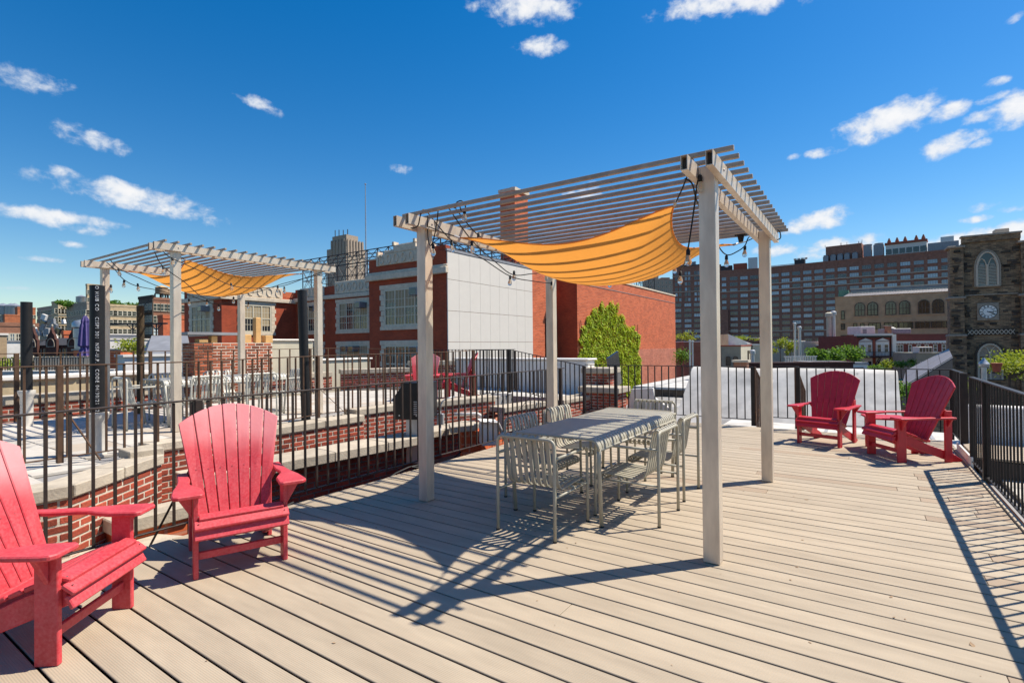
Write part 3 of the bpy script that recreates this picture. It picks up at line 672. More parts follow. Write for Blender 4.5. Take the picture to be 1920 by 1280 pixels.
loop2 = [A_(802, 405, 4.5), A_(802, 440, 4.6), A_(806, 460, 4.6), A_(812, 452, 4.6), A_(819, 420, 4.5), A_(822, 392, 4.4), A_(826, 388, 4.4)]
loop3 = [A_(838, 388, 4.4), A_(842, 384, 4.4), A_(854, 390, 4.38), A_(856, 380, 4.38), A_(866, 377, 4.36), A_(873, 388, 4.36), A_(866, 396, 4.36), A_(862, 386, 4.36)]
string_light('tangle of cord looped over the left beam ends of the large pergola', [smooth_path(loop), smooth_path(loop2), smooth_path(loop3)], [(*A_(812, 457, 4.6),), (*A_(871, 391, 4.36),)])
d1 = [A_(1297, 295, 3.3), A_(1309, 325, 3.28), A_(1306, 352, 3.3), A_(1300, 400, 3.35), A_(1290, 466, 3.4), A_(1283, 495, 3.9), A_(1276, 506, 4.4)]
d2 = [A_(1284, 335, 3.32), A_(1298, 345, 3.35), A_(1306, 375, 3.5), A_(1320, 405, 3.8), A_(1345, 458, 4.4), A_(1363, 478, 4.7), A_(1385, 470, 4.9), A_(1397, 460, 5.0), A_(1406, 443, 5.2), A_(1430, 440, 5.4)]
d3 = [A_(1445, 450, 5.3), A_(1462, 448, 5.25), A_(1463, 437, 5.25), A_(1458, 430, 5.25)]
string_light('string of bulbs hanging beside the near right post of the large pergola', [smooth_path(d1)], [(*A_(1312, 327, 3.25),), (*A_(1290, 466, 3.4),), (*A_(1276, 508, 4.4),)])
string_light('string of bulbs dipping between the two right posts', [smooth_path(d2), smooth_path(d3)], [(*A_(1362, 478, 4.7),), (*A_(1397, 460, 5.0),), (*A_(1266, 493, 5.4),)])
# small floodlight under the last slats
fl = thing('floodlight', 'small dark floodlight under the far slats near the back right post', 'light', A_(1389, 441, 5.45), RZ)
b = MB(); b.box((0, 0, 0), (.07, .11, .02)); b.build('bracket', 'rail_dark', fl, bevel=.004)
b = MB(); b.lathe([(.02, 0), (.034, -.012), (.026, -.05), (.022, -.075)], 10); b.build('lamp', 'rail_dark', fl, smooth=True)
# paved terrace pergola
e1 = [A_(200, 492, 6.9), A_(215, 505, 7.0), A_(232, 524, 7.2), A_(256, 536, 7.5), A_(300, 545, 8.0), A_(330, 555, 8.3)]
e2 = [A_(205, 485, 6.9), A_(222, 503, 7.0), A_(258, 520, 7.3), A_(300, 538, 7.8), A_(350, 552, 8.2), A_(384, 564, 8.5), A_(410, 570, 8.6), A_(450, 560, 9.0)]
e3 = [A_(290, 472, 6.3), A_(305, 499, 6.5), A_(345, 528, 7.0), A_(388, 560, 7.8), A_(440, 552, 8.4), A_(480, 548, 9.0), A_(530, 532, 8.6), A_(600, 515, 8.2)]
e4 = [A_(305, 470, 6.2), A_(322, 484, 6.3), A_(380, 510, 6.9), A_(434, 535, 7.5), A_(480, 540, 7.8), A_(530, 536, 8.2), A_(575, 520, 8.4), A_(610, 508, 8.3)]
string_light('string of bulbs at the left end of the terrace pergola', [smooth_path(e1)], [(*A_(233, 524, 7.2),), (*A_(208, 533, 6.8),), (*A_(222, 502, 7.0),)])
string_light('string of bulbs hanging low in front of the brick wing', [smooth_path(e2)], [(*A_(258, 531, 7.3),), (*A_(354, 560, 8.2),), (*A_(388, 561, 8.5),), (*A_(410, 570, 8.6),)])
string_light('string of bulbs crossing under the terrace sail', [smooth_path(e3)], [(*A_(306, 498, 6.5),), (*A_(438, 556, 8.4),), (*A_(466, 566, 8.9),)])
string_light('string of bulbs along the near edge of the terrace sail', [smooth_path(e4)], [(*A_(323, 482, 6.3),), (*A_(433, 530, 7.5),), (*A_(533, 537, 8.2),), (*A_(521, 535, 8.0),)])

# ================================================================== FURNITURE
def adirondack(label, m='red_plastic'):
    o = thing('adirondack_chair', label, 'armchair', (0, 0, 0), 0, 'red adirondack chairs')
    BV = .004
    xz = lambda y: (lambda a, b, w: Vector((a, y+w, b)))
    for s in (-1, 1):
        b = MB(); b.box((s*.248, -.005, .246), (.028, .098, .492)); b.build('front_leg', m, o, bevel=BV)
        b = MB(); b.box((s*.246, -.535, .292), (.026, .08, .584))
        b.build('rear_leg', m, o, bevel=BV)
        yz = lambda a, bb, w, s=s: Vector((s*.219+w, a, bb))
        b = MB(); b.prism([(.055, .335), (.06, .245), (-.58, -.0), (-.70, 0), (-.71, .02), (-.60, .095), (-.33, .195), (-.1, .30)], .026, yz); b.build('side_rail', m, o, bevel=BV)
        out = [(.205, .085), (.222, .105), (.345, .105), (.368, .085), (.372, .05), (.362, -.09), (.338, -.22), (.328, -.33), (.325, -.575), (.262, -.575), (.258, -.34), (.268, -.25), (.262, -.19), (.235, -.13), (.212, -.06)]
        if s < 0: out = [(-x, y) for x, y in out][::-1]
        b = MB(); b.prism(out, .024, lambda a, bb, w: Vector((a, bb, .505+w))); b.build('armrest', m, o, bevel=.006)
        tri = [(s*.264, .492), (s*.345, .492), (s*.264, .355)]
        b = MB(); b.prism(tri, .024, xz(.0)); b.build('arm_bracket', m, o, bevel=BV)
        b = MB(); b.prism([(s*.262, .492), (s*.320, .492), (s*.262, .40)], .022, xz(-.53)); b.build('arm_bracket', m, o, bevel=BV)
    b = MB(); b.box((0, .0, .125), (.466, .022, .045)); b.build('stretcher', m, o, bevel=BV)
    b = MB(); b.box((0, -.505, .555), (.51, .026, .085)); b.build('back_rail', m, o, bevel=BV)
    b = MB(); b.box((0, -.345, .235), (.41, .05, .03)); b.build('back_rail', m, o, bevel=BV)
    # seat slats: the front three roll over the edge
    fr = [(.088, .270, -62, .062), (.082, .325, -38, .062), (.045, .362, -14, .062), (-.022, .352, 17, .062), (-.088, .330, 20, .062), (-.153, .305, 21, .06), (-.217, .279, 22, .06), (-.278, .253, 23, .055)]
    for i, (y, z, a, w) in enumerate(fr):
        M = Matrix.Rotation(R(a), 3, 'X'); b = MB(); L = .52 if i < 2 else .468
        b.box((0, 0, 0), (L, w, .022)); c = b.build('seat_slat', m, o, bevel=.005); c.location = (0, y, z); c.rotation_euler = (R(a), 0, 0)
    # fan back, slightly reclined and hollow
    base = Vector((0, -.325, .215)); tilt = R(24); up = Vector((0, -math.sin(tilt), math.cos(tilt))); nrm = Vector((0, math.cos(tilt), math.sin(tilt)))
    for i in range(7):
        k = i-3; x0, x1 = k*.0595, k*.0905
        def Y(x, h):          # hollow of the back
            return .028*(abs(x)/.3)**2*(.4+h)
        pts = []; n = 4
        L0, R0_ = x0-.0272, x0+.0272; L1, R1 = x1-.0428, x1+.0428
        top = lambda x: .822-.135*(abs(x)/.31)**2.0
        poly = [(L0, 0), (R0_, 0), (R1, top(R1)), ((2*R1+L1)/3, top((2*R1+L1)/3)), ((R1+2*L1)/3, top((R1+2*L1)/3)), (L1, top(L1))]
        b = MB(); b.prism(poly, .022, lambda a, h, w: base+Vector((a, 0, 0))+up*h+nrm*(w+Y(a, h/.8)))
        b.build('back_slat', m, o, bevel=.004)
    sc = MB()
    for i in range(7):
        k = i-3; x = k*.0726; h = .36; p = base+Vector((x, 0, 0))+up*h+nrm*(.0125+.028*(abs(x)/.3)**2*(.4+h/.8)); sc.lathe([(.0045, 0), (.0045, .001)], 6, p)
    for s in (-1, 1):
        for y, z in ((.098, .345), (.075, .382)): sc.lathe([(.0045, 0), (.0045, .002)], 6, (s*.236, y-.01, z-.006))
    tag(sc.build('screws', 'screw', o), kind='stuff')
    return o
def legs_to_pose(pa, pb):
    """front foot positions (uv) of the chair's own right and left leg -> location and rotation"""
    A, B = W(*pa), W(*pb); c = (A+B)/2; d = (A-B); return c, math.atan2(d.y, d.x)
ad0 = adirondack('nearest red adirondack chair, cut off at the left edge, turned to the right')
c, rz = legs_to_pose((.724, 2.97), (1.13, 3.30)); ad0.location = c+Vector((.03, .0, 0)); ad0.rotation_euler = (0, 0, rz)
def place_ad(src, pa, pb, label, z=0):
    c, rz = legs_to_pose(pa, pb); return dup(src, c+Vector((0, 0, z)), rz, label)
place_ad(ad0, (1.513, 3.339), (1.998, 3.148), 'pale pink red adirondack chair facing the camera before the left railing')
ad1 = adirondack('deep red adirondack chair standing upright before the far railing, left one of the pair', 'red_deep')
c, rz = legs_to_pose((8.136, .761), (7.975, .235)); ad1.location = c; ad1.rotation_euler = (0, 0, rz)
place_ad(ad1, (7.774, -.065), (7.341, -.357), 'deep red adirondack chair beside the bridge gap, seen from its side')
place_ad(ad1, (8.53, 7.48), (8.17, 7.12), 'deep red adirondack chair on the paved terrace seen from the side', .266)
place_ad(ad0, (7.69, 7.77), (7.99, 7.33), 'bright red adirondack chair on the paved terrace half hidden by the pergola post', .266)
# facing: the last two look towards each other
st = thing('side_table', 'small square red side table between the two far red chairs', 'side table', W(8.15, -.22), RZ+.2)
for x, y in ((-.16, -.16), (.16, -.16), (-.16, .16), (.16, .16)):
    b = MB(); b.box((x, y, .2), (.07, .026, .4)); b.build('leg', 'red_deep', st, bevel=.004)
for k in range(5):
    b = MB(); b.box((-.17+.085*k, 0, .411), (.081, .43, .022)); b.build('top_slat', 'red_deep', st, bevel=.005)
b = MB(); b.box((0, -.175, .36), (.3, .022, .07)); b.box((0, .175, .36), (.3, .022, .07)); b.build('apron', 'red_deep', st, bevel=.003)

# ---------------------------------------------------------------- tube dining set
def arc(c, r, a0, a1, n, f):
    return [f(c[0]+r*math.cos(R(a0+(a1-a0)*i/n)), c[1]+r*math.sin(R(a0+(a1-a0)*i/n))) for i in range(n+1)]
def dining_chair(label, m='powder'):
    """back at y=0, the sitter looks along +y"""
    o = thing('dining_chair', label, 'chair', (0, 0, 0), 0, None); w = .242; H = .705; r = .0125
    back = MB()
    f = lambda a, b: Vector((a, 0, b)); q = .045
    pts = [Vector((-w, 0, .01))]+[Vector((-w, 0, .3))]+arc((-w+q, H-q), q, 180, 90, 4, f)+arc((w-q, H-q), q, 90, 0, 4, f)+[Vector((w, 0, .3)), Vector((w, 0, .01))]
    back.tube(pts, r, 8); back.build('back_frame', m, o, smooth='all')
    for s in (-1, 1):
        a = MB(); g = lambda y, z, s=s: Vector((s*w, y, z)); q2 = .04
        a.tube([g(0, .575), g(.3, .575)]+arc((.515-q2, .575-q2), q2, 90, 0, 4, g)+[g(.515, .3), g(.52, .01)], r*.95, 8); a.build('arm_and_leg', m, o, smooth='all')
        a = MB(); a.tube([g(.0, .305), g(.517, .305)], r*.7, 6); a.build('side_rail', m, o, smooth='all')
    for x, y in ((-w, 0), (w, 0), (-w, .52), (w, .52)):
        b = MB(); b.lathe([(.0145, 0), (.0145, .012)], 8, (x, y, 0)); b.build('foot', 'rubber', o)
    prof = [(.0, .690), (.008, .715), (.024, .722), (.040, .714), (.052, .690), (.066, .62), (.082, .53), (.094, .45), (.104, .395), (.122, .355), (.15, .335), (.19, .330), (.30, .338), (.42, .345),
            (.475, .345), (.505, .334), (.515, .312), (.503, .288), (.478, .280), (.455, .285)]
    def slat():
        b = MB(); wd = .0148; t = .004; n = len(prof)
        for k, (y, z) in enumerate(prof):
            y0, z0 = prof[max(k-1, 0)]; y1, z1 = prof[min(k+1, n-1)]; d = Vector((y1-y0, z1-z0)).normalized(); nn = Vector((-d.y, d.x))
            for sx, sn in ((-1, -1), (1, -1), (1, 1), (-1, 1)): b.v.append((sx*wd, y+nn.x*t*sn, z+nn.y*t*sn))
        for k in range(n-1):
            for j in range(4): b.f.append((k*4+j, k*4+(j+1) % 4, k*4+4+(j+1) % 4, k*4+4+j)); b.m.append(0)
        b.f.append((0, 1, 2, 3)); b.m.append(0); b.f.append(((n-1)*4+3, (n-1)*4+2, (n-1)*4+1, (n-1)*4)); b.m.append(0)
        return b.mesh('slat', m, smooth=True)
    me = cached(('chairslat', m), slat)
    for i in range(9): obj('slat', me, o, (-.204+.051*i, 0, 0))
    b = MB(); b.tube([(-w, .30, .318), (w, .30, .318)], .009, 6); b.tube([(-w, .47, .305), (w, .47, .305)], .008, 6); b.build('seat_bar', m, o, smooth='all')
    return o
def dining_table(label, m, L=1.86, Wd=.80, H=.66):
    o = thing('dining_table', label, 'table'); q = .055
    prof = [(-Wd/2+.002, H-.13), (-Wd/2+.002, H-.078), (-Wd/2+.006, H-.048), (-Wd/2+.020, H-.021), (-Wd/2+.044, H-.005), (-Wd/2+.075, H)]
    prof = prof[1:]+[(-y, z) for y, z in prof[1:][::-1]]
    def slat():
        b = MB(); wd = .0205; t = .004; n = len(prof)
        for k, (y, z) in enumerate(prof):
            y0, z0 = prof[max(k-1, 0)]; y1, z1 = prof[min(k+1, n-1)]; d = Vector((y1-y0, z1-z0)).normalized(); nn = Vector((-d.y, d.x))
            for sx, sn in ((-1, -1), (1, -1), (1, 1), (-1, 1)): b.v.append((sx*wd, y+nn.x*t*sn, z+nn.y*t*sn))
        for k in range(n-1):
            for j in range(4): b.f.append((k*4+j, k*4+(j+1) % 4, k*4+4+(j+1) % 4, k*4+4+j)); b.m.append(0)
        b.f.append((0, 1, 2, 3)); b.m.append(0); b.f.append(((n-1)*4+3, (n-1)*4+2, (n-1)*4+1, (n-1)*4)); b.m.append(0)
        return b.mesh('top_slat', m, smooth=True)
    me = slat(); n = int(L/.0535); p = L/n
    for i in range(n): obj('top_slat', me, o, (-L/2+p*(i+.5), 0, 0))
    for s in (-1, 1):
        b = MB(); b.tube([(-L/2, s*(Wd/2-.002), H-.078), (L/2, s*(Wd/2-.002), H-.078)], .011, 8); b.build('edge_rail', m, o, smooth='all')
        b = MB(); pr = [Vector((s*(L/2+.008), y, z)) for y, z in prof]; b.tube(pr, .0115, 8); b.build('end_rail', m, o, smooth='all')
        for t in (-1, 1):
            b = MB(); b.tube([(s*(L/2-.0), t*(Wd/2-.004), H-.07), (s*(L/2-.01), t*(Wd/2-.01), H-.2), (s*(L/2-.05), t*(Wd/2-.012), .008)], .0165, 8); c = b.build('leg', m, o, smooth='all')
            b = MB(); b.lathe([(.018, 0), (.018, .012)], 8, (s*(L/2-.05), t*(Wd/2-.012), 0)); b.build('foot', 'rubber', c)
        b = MB(); b.tube([(-L/2, s*.15, H-.018), (L/2, s*.15, H-.018)], .01, 6); b.build('under_rail', m, o, smooth='all')
    return o
def dining_set(du, dv, z, m, where, chairs):
    t = dining_table('slatted %s dining table %s' % ('grey green' if m == 'powder' else 'pale grey', where), m); t.location = W(4.495+du, 2.03+dv, z); t.rotation_euler = (0, 0, RZ)
    ch0 = None
    for (u, v, face, label) in chairs:
        rz = RZ+{'+u': -math.pi/2, '-u': math.pi/2, '+v': 0, '-v': math.pi}[face]
        if ch0 is None: ch0 = dining_chair(label, m); ch0.location = W(u+du, v+dv, z); ch0.rotation_euler = (0, 0, rz); ch0['group'] = 'tube chairs round the table '+where; ch = ch0
        else: ch = dup(ch0, W(u+du, v+dv, z), rz, label)
dining_set(0, 0, 0, 'powder', 'under the large pergola', [
    (3.157, 2.027, '+u', 'grey green slatted armchair at the near end of the deck table'),
    (4.075, 1.275, '+v', 'slatted armchair on the sunny right side of the deck table, nearer one'),
    (4.825, 1.303, '+v', 'slatted armchair on the sunny right side of the deck table, farther one'),
    (4.12, 2.70, '-v', 'slatted armchair on the railing side of the deck table, nearer one'),
    (4.86, 2.72, '-v', 'slatted armchair on the railing side of the deck table, farther one'),
    (5.98, 2.03, '-u', 'slatted armchair at the far end of the deck table')])
dining_set(-.235, 6.5, .266, 'powder_white', 'on the paved terrace', [
    (3.157, 2.027, '+u', 'pale slatted armchair at the left end of the terrace table'),
    (4.00, 1.30, '+v', 'pale slatted armchair with its back to the camera, left one of the terrace pair'),
    (4.78, 1.28, '+v', 'pale slatted armchair with its back to the camera, right one of the terrace pair'),
    (4.05, 2.78, '-v', 'pale slatted armchair behind the terrace table, left one'),
    (4.86, 2.78, '-v', 'pale slatted armchair behind the terrace table before the brick chimney'),
    (5.95, 2.03, '-u', 'pale slatted armchair at the right end of the terrace table')])

# ---------------------------------------------------------------- vent pipes of the terrace
def vent_pipe(label, p, ztop, r, m, z0=.266, base=None, lean=(0, 0)):
    o = thing('vent_pipe', label, 'pipe', (p[0], p[1], z0)); zb = base or 0
    h = ztop-z0; b = MB(); n = 16; pr = [(r, zb), (r, h), (r*.8, h), (r*.8, h-.12), (.001, h-.12)]
    b.lathe(pr, 20); c = b.build('pipe', m, o, smooth=True)
    if base:
        b = MB(); R_ = r*1.12; b.lathe([(R_*1.05, 0), (R_*.98, .03), (R_*.98, base-.1), (R_*1.22, base-.07), (R_*1.35, base-.03), (R_*1.35, base), (r*1.02, base+.004)], 20); b.build('base_hub', 'pipe_white', o, smooth=True)
    return o
def atf(px, py, v=None): return atz(px, py, .266)
vent_pipe('black vent pipe in a white hub at the left end of the terrace', (-7.12, 7.62), 2.08, .068, 'pipe_black', base=.52)
vp = vent_pipe('thick black cast iron vent pipe with white printed lettering', (-4.39, 5.50), 2.05, .066, 'pipe_black', base=.44)
vent_pipe('rough rusty brown vent pipe beside the terrace dining table', (-6.40, 8.95), 2.12, .056, 'pipe_rust')
pb = vent_pipe('plain black vent pipe rising behind the sunlit terrace wall', (-3.16, 7.95), 2.25, .068, 'pipe_black')
pb.rotation_euler = (0, R(-1.4), 0)
def pipe_print(o, text, ztop, size, r, ang):
    cu = bpy.data.curves.new('print', 'FONT'); cu.body = text; cu.size = size; cu.align_x = 'LEFT'; cu.align_y = 'CENTER'; cu.space_character = 1.32; cu.resolution_u = 3
    t = bpy.data.objects.new('print', cu); COL.objects.link(t); bpy.context.view_layer.update()
    dg = bpy.context.evaluated_depsgraph_get(); me = bpy.data.meshes.new_from_object(t.evaluated_get(dg)); bpy.data.objects.remove(t)
    bm = bmesh.new(); bm.from_mesh(me)
    for v in bm.verts:
        x, y = v.co.x, v.co.y; a = ang+y/r; v.co = Vector((r*math.cos(a), r*math.sin(a), ztop-x))
    bm.to_mesh(me); bm.free(); me.materials.clear(); me.materials.append(MATS['print_white']); me.name = 'lettering'
    obj('lettering', me, o)
vd = math.atan2(-5.5, 4.39)
pipe_print(vp, 'O HUB CO   CISPI 301  NSF-U.P.   CODE 04/30/21 12:1', 1.775, .0435, .0672, vd-.05)

# ---------------------------------------------------------------- vent hood and clutter of the shaft
vh = thing('vent_hood', 'black sheet metal vent hood on a steel stand beyond the left railing', 'vent hood', at(772, 822, 7.75), R(-8))
prof = [(-.23, .30), (-.23, .56), (-.265, .575), (-.07, .84), (.30, .84), (.30, .30)]
b = MB(); b.prism(prof, .46, lambda a, c, w: Vector((a, .1+w, c))); b.build('hood', 'black_metal', vh, bevel=.006)
b = MB(); b.box((-.245, .1, .572), (.05, .47, .008)); b.build('lip', 'galv', vh)
for k in range(7):
    b = MB(); b.box((.16, -.134, .38+.03*k), (.16, .006, .012)); b.build('louvre', 'galv', vh)
b = MB(); b.b2((-.06, -.08, -.35), (.26, .26, .297)); b.build('stand', 'galv', vh, bevel=.004)
for k in (-.14, .12):
    b = MB(); b.lathe([(.012, 0), (.012, .006)], 8, (0, 0, 0)); c = b.build('bolt', 'galv', vh); c.location = (k, -.131, .36); c.rotation_euler = (R(90), 0, 0)
eb = thing('junction_box', 'grey electrical box with a curved conduit on the shaft wall', 'electrical box', at(826, 812, 8.0), R(-8))
b = MB(); b.box((0, 0, .22), (.1, .07, .17)); b.build('box', 'galv', eb, bevel=.006)
b = MB(); b.tube([(0, 0, .3), (.005, 0, .42), (.03, .02, .49), (.09, .05, .53), (.2, .12, .55)], .012, 8); b.build('conduit', 'galv', eb, smooth='all')
b = MB(); b.tube([(0, 0, .13), (0, 0, -.3)], .012, 8); b.build('conduit', 'galv', eb, smooth='all')
ac = thing('metal_cabinet', 'dented white metal cabinet lying at the end of the shaft', 'cabinet', at(916, 832, 7.9), R(14))
b = MB(); b.box((0, 0, .17), (.24, .3, .34)); b.build('body', 'white_paint', ac, bevel=.012)
b = MB(); b.box((.2, -.05, .16), (.02, .3, .38), Matrix.Rotation(R(-24), 3, 'Y')); b.build('door', 'white_paint', ac, bevel=.005)
b = MB(); b.box((-.01, -.02, .352), (.28, .34, .02), Matrix.Rotation(R(5), 3, 'Y')); b.build('lid', 'white_trim', ac, bevel=.005)
pp = thing('white_conduit', 'white pipe elbow lying on the coping above the metal cabinet', 'pipe', at(852, 783, 8.3), R(0))
b = MB(); b.tube([(0, 0, .05), (.36, .0, .06), (.42, .0, .03), (.43, .0, -.1), (.40, .0, -.32)], .03, 10); b.build('pipe', 'white_paint', pp, smooth='all')
sl_ = thing('stone_slab', 'sandy stone slab tilted over the end of the shaft wall', 'slab', at(868, 800, 8.1), R(10))
b = MB(); b.box((0, 0, 0), (.42, .4, .1), Matrix.Rotation(R(-4), 3, 'Y')); b.build('stone', 'coping', sl_, bevel=.012)
b = MB(); b.box((.12, .06, -.5), (.3, .3, .88)); b.build('brick_pier', 'wing_brick', sl_)

# ================================================================== BUILDINGS
ground = MB()
n_ = 24
for i in range(n_): ground.v.append((3500*math.cos(2*math.pi*i/n_), 3500*math.sin(2*math.pi*i/n_)+200, -16))
ground.f.append(tuple(range(n_))); ground.m.append(0)
tag(ground.build('ground', 'asphalt'), kind='structure')

def window_mesh(w, h, nx, ny, ft=.1, bt=.04, depth=.09, m='sash', sub=None, arch=0):
    """frame with mullions; sub = (cols, rows) glazing bars inside each light; arch = rise of a pointed or round head"""
    def mk():
        b = MB(); y = -depth/2
        if not arch:
            b.b2((-w/2, -depth, 0), (-w/2+ft, 0, h)); b.b2((w/2-ft, -depth, 0), (w/2, 0, h))
            b.b2((-w/2+ft, -depth, 0), (w/2-ft, 0, ft)); b.b2((-w/2+ft, -depth, h-ft), (w/2-ft, 0, h))
        else:
            hs = h-arch; b.b2((-w/2, -depth, 0), (-w/2+ft, 0, hs)); b.b2((w/2-ft, -depth, 0), (w/2, 0, hs)); b.b2((-w/2+ft, -depth, 0), (w/2-ft, 0, ft))
            A = [(-w/2+ft/2, y, hs)]+[(-(w/2-ft/2)*math.cos(R(180*k/10)), y, hs+(arch-ft/2)*math.sin(R(180*k/10))) for k in range(1, 10)]+[(w/2-ft/2, y, hs)]
            for p, q in zip(A[:-1], A[1:]): b.bar(p, q, depth, ft, up=(0, 1, 0)) if False else b.bar(p, q, ft, depth, up=(0, 1, 0))
        iw = w-2*ft; ih = h-2*ft-(arch*.35 if arch else 0)
        for i in range(1, nx): x = -w/2+ft+iw*i/nx; b.b2((x-ft*.4, -depth*.9, ft), (x+ft*.4, -.004, ft+ih))
        for j in range(1, ny): z = ft+ih*j/ny; b.b2((-w/2+ft, -depth*.8, z-ft*.35), (w/2-ft, -.006, z+ft*.35))
        if sub:
            lw, lh = iw/nx, ih/ny
            for i in range(nx):
                for k in range(1, sub[0]): x = -w/2+ft+lw*(i+k/sub[0]); b.b2((x-bt/2, -depth*.6, ft), (x+bt/2, -.02, ft+ih))
            for j in range(ny):
                for k in range(1, sub[1]): z = ft+lh*(j+k/sub[1]); b.b2((-w/2+ft, -depth*.6+.002, z-bt/2), (w/2-ft, -.022, z+bt/2))
        return b.mesh('window', m, fix=False)
    return cached(('win', w, h, nx, ny, ft, bt, depth, m, sub, arch), mk)
def pane_mesh(w, h, ft, m, arch=0):
    def mk():
        b = MB()
        if not arch: b.b2((-w/2+ft*.6, -.03, ft*.6), (w/2-ft*.6, -.012, h-ft*.6))
        else:
            o = [(-w/2+ft*.6, ft*.6), (w/2-ft*.6, ft*.6)]+[((w/2-ft*.6)*math.cos(R(180*k/10)), h-arch+(arch-ft*.6)*math.sin(R(180*k/10))) for k in range(11)]
            b.prism(o, .018, lambda a, c, t: Vector((a, -.021+t, c)))
        return b.mesh('pane', m)
    return cached(('pane', w, h, ft, m, arch), mk)
FACES = {'front': lambda L, D, x: ((x, 0), 0), 'right': lambda L, D, x: ((L, x), math.pi/2), 'left': lambda L, D, x: ((0, D-x), -math.pi/2)}
class Bld:
    def __init__(s, name, label, cat, A, B, z0, z1, depth, wall, group=None, plain=False):
        A = Vector((A[0], A[1], 0)); B = Vector((B[0], B[1], 0)); d = B-A; s.L = d.length; s.D = depth; s.H = z1-z0; s.z0 = z0
        s.rz = math.atan2(d.y, d.x); s.o = thing(name, label, cat, (A.x, A.y, z0), s.rz, group)
        if wall:
            b = MB(); b.b2((0, 0, 0), (s.L, depth, s.H)); b.build('wall', wall, s.o)
    def part(s, name, m, lo, hi, bevel=0, parent=None):
        b = MB(); b.b2(lo, hi); return b.build(name, m, parent or s.o, bevel=bevel)
    def win(s, face, x, z, w, h, nx=2, ny=2, ft=.1, m='sash', gl='glass', sub=None, arch=0, depth=.09, off=0, name='window', sill=None):
        (px, py), rz = FACES[face](s.L, s.D, x); o = obj(name, window_mesh(w, h, nx, ny, ft, depth=depth, m=m, sub=sub, arch=arch), s.o, (px, py, z), rz)
        if off: o.location += Matrix.Rotation(rz, 3, 'Z') @ Vector((0, -off, 0))
        obj('pane', pane_mesh(w, h, ft, gl, arch), o)
        return o
    def grid(s, face, xs, zs, w, h, gls=('glass',), skip=0, **k):
        for z in zs:
            for x in xs:
                if skip and random.random() < skip: continue
                s.win(face, x, z, w, h, gl=random.choice(gls), **k)
    def roofline(s, m, h=.3, t=.3, over=.05):
        b = MB(); L, D, H = s.L, s.D, s.H; o = over
        b.b2((-o, -o, H), (L+o, t, H+h)); b.b2((-o, D-t, H), (L+o, D+o, H+h)); b.b2((-o, t, H), (t, D-t, H+h)); b.b2((L-t, t, H), (L+o, D-t, H+h)); b.build('parapet', m, s.o)
def span(n, a, b): return [a+(b-a)*i/(n-1) for i in range(n)] if n > 1 else [(a+b)/2]

# ---------------------------------------------------------------- the brick school, on the same grid as the roofs
sch = thing('school', 'long dark red brick school with stone trimmed windows and stepped gables', 'building', W(25, 21.87, -14), RZ); ZS = 14
def sb(name, m, u0, u1, v0, v1, z0, z1, parent=None, bevel=0):
    b = MB(); b.b2((u0-25, v0-21.87, z0+ZS), (u1-25, v1-21.87, z1+ZS)); return b.build(name, m, parent or sch, bevel=bevel)
RZT = 7.5
sb('wall', 'school_brick', 25, 35.36, 21.87, 29.1, -14, RZT)                 # centre block
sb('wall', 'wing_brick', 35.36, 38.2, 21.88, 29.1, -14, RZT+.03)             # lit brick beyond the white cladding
sb('wall', 'school_brick', 30, 38, 29.1, 45.5, -14, 6.3)                     # back of the court
sb('wall', 'school_brick', 23, 38, 45.5, 52.2, -14, 6.15)                    # left wing
sb('wall', 'school_brick', 39.5, 67.3, 20.0, 29.0, -14, 7.5)                 # right wing (front face)
sb('wall', 'school_brick', 38.2, 39.5, 24.5, 29.0, -14, 7.0)
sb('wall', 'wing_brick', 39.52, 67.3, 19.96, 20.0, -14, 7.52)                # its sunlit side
sb('roof', 'grey_roof', 40, 67, 20.5, 28.8, 7.5, 7.54); sb('roof', 'grey_roof', 30.5, 37.8, 29.2, 45.3, 6.3, 6.34)
# parapets above the cornice, cornice bands
for (u0, u1, v0, v1, z) in [(25, 25.35, 21.87, 29.1, RZT), (30, 30.35, 29.1, 45.5, 6.3)]:
    pass
def band(face, a, b, z, h=.35, out=.22, m='school_stone', at_=0):
    if face == 'u': return sb('cornice', m, at_-out, at_+.02, a, b, z, z+h, bevel=.04)
    return sb('cornice', m, a, b, at_-out, at_+.02, z, z+h, bevel=.04)
band('u', 21.65, 29.2, 6.0, .42, .3, at_=25); band('u', 29.1, 45.5, 5.75, .36, .25, at_=30); band('u', 45.3, 52.3, 5.6, .36, .25, at_=23); band('v', 22.75, 30, 5.6, .36, .25, at_=45.5)
band('u', 21.7, 29.2, 6.43, .16, .14, at_=25)
# upper parapet walls and stone panels
sb('parapet', 'school_brick', 30, 30.4, 29.1, 45.5, 6.3, 6.95); sb('parapet', 'school_brick', 23, 23.4, 45.5, 52.2, 6.15, 6.7); sb('parapet', 'wing_brick', 23.4, 30, 45.5, 45.9, 6.15, 6.7)
sb('parapet', 'school_brick', 25, 25.4, 21.87, 22.9, 7.5, 7.82)
def stone_panel(face, a, b, z0, z1, at_, n):
    if face == 'u': c = sb('stone_panel', 'school_stone', at_-.1, at_+.1, a, b, z0, z1, bevel=.03)
    else: c = sb('stone_panel', 'school_stone', a, b, at_-.1, at_+.1, z0, z1, bevel=.03)
    for i in range(n):                                                       # carved rings
        t = a+(b-a)*(i+.5)/n; r = min((b-a)/n*.42, (z1-z0)*.36); m = MB(); pts = []
        for k in range(13):
            x = r*.72*math.cos(2*math.pi*k/12); z = r*math.sin(2*math.pi*k/12)+(z0+z1)/2+ZS
            pts.append((at_-25-.12, t-21.87+x, z) if face == 'u' else (t-25+x, at_-21.87-.12, z))
        m.tube(pts, .045, 5, cap=False); m.build('carved_ring', 'school_stone', c)
    return c
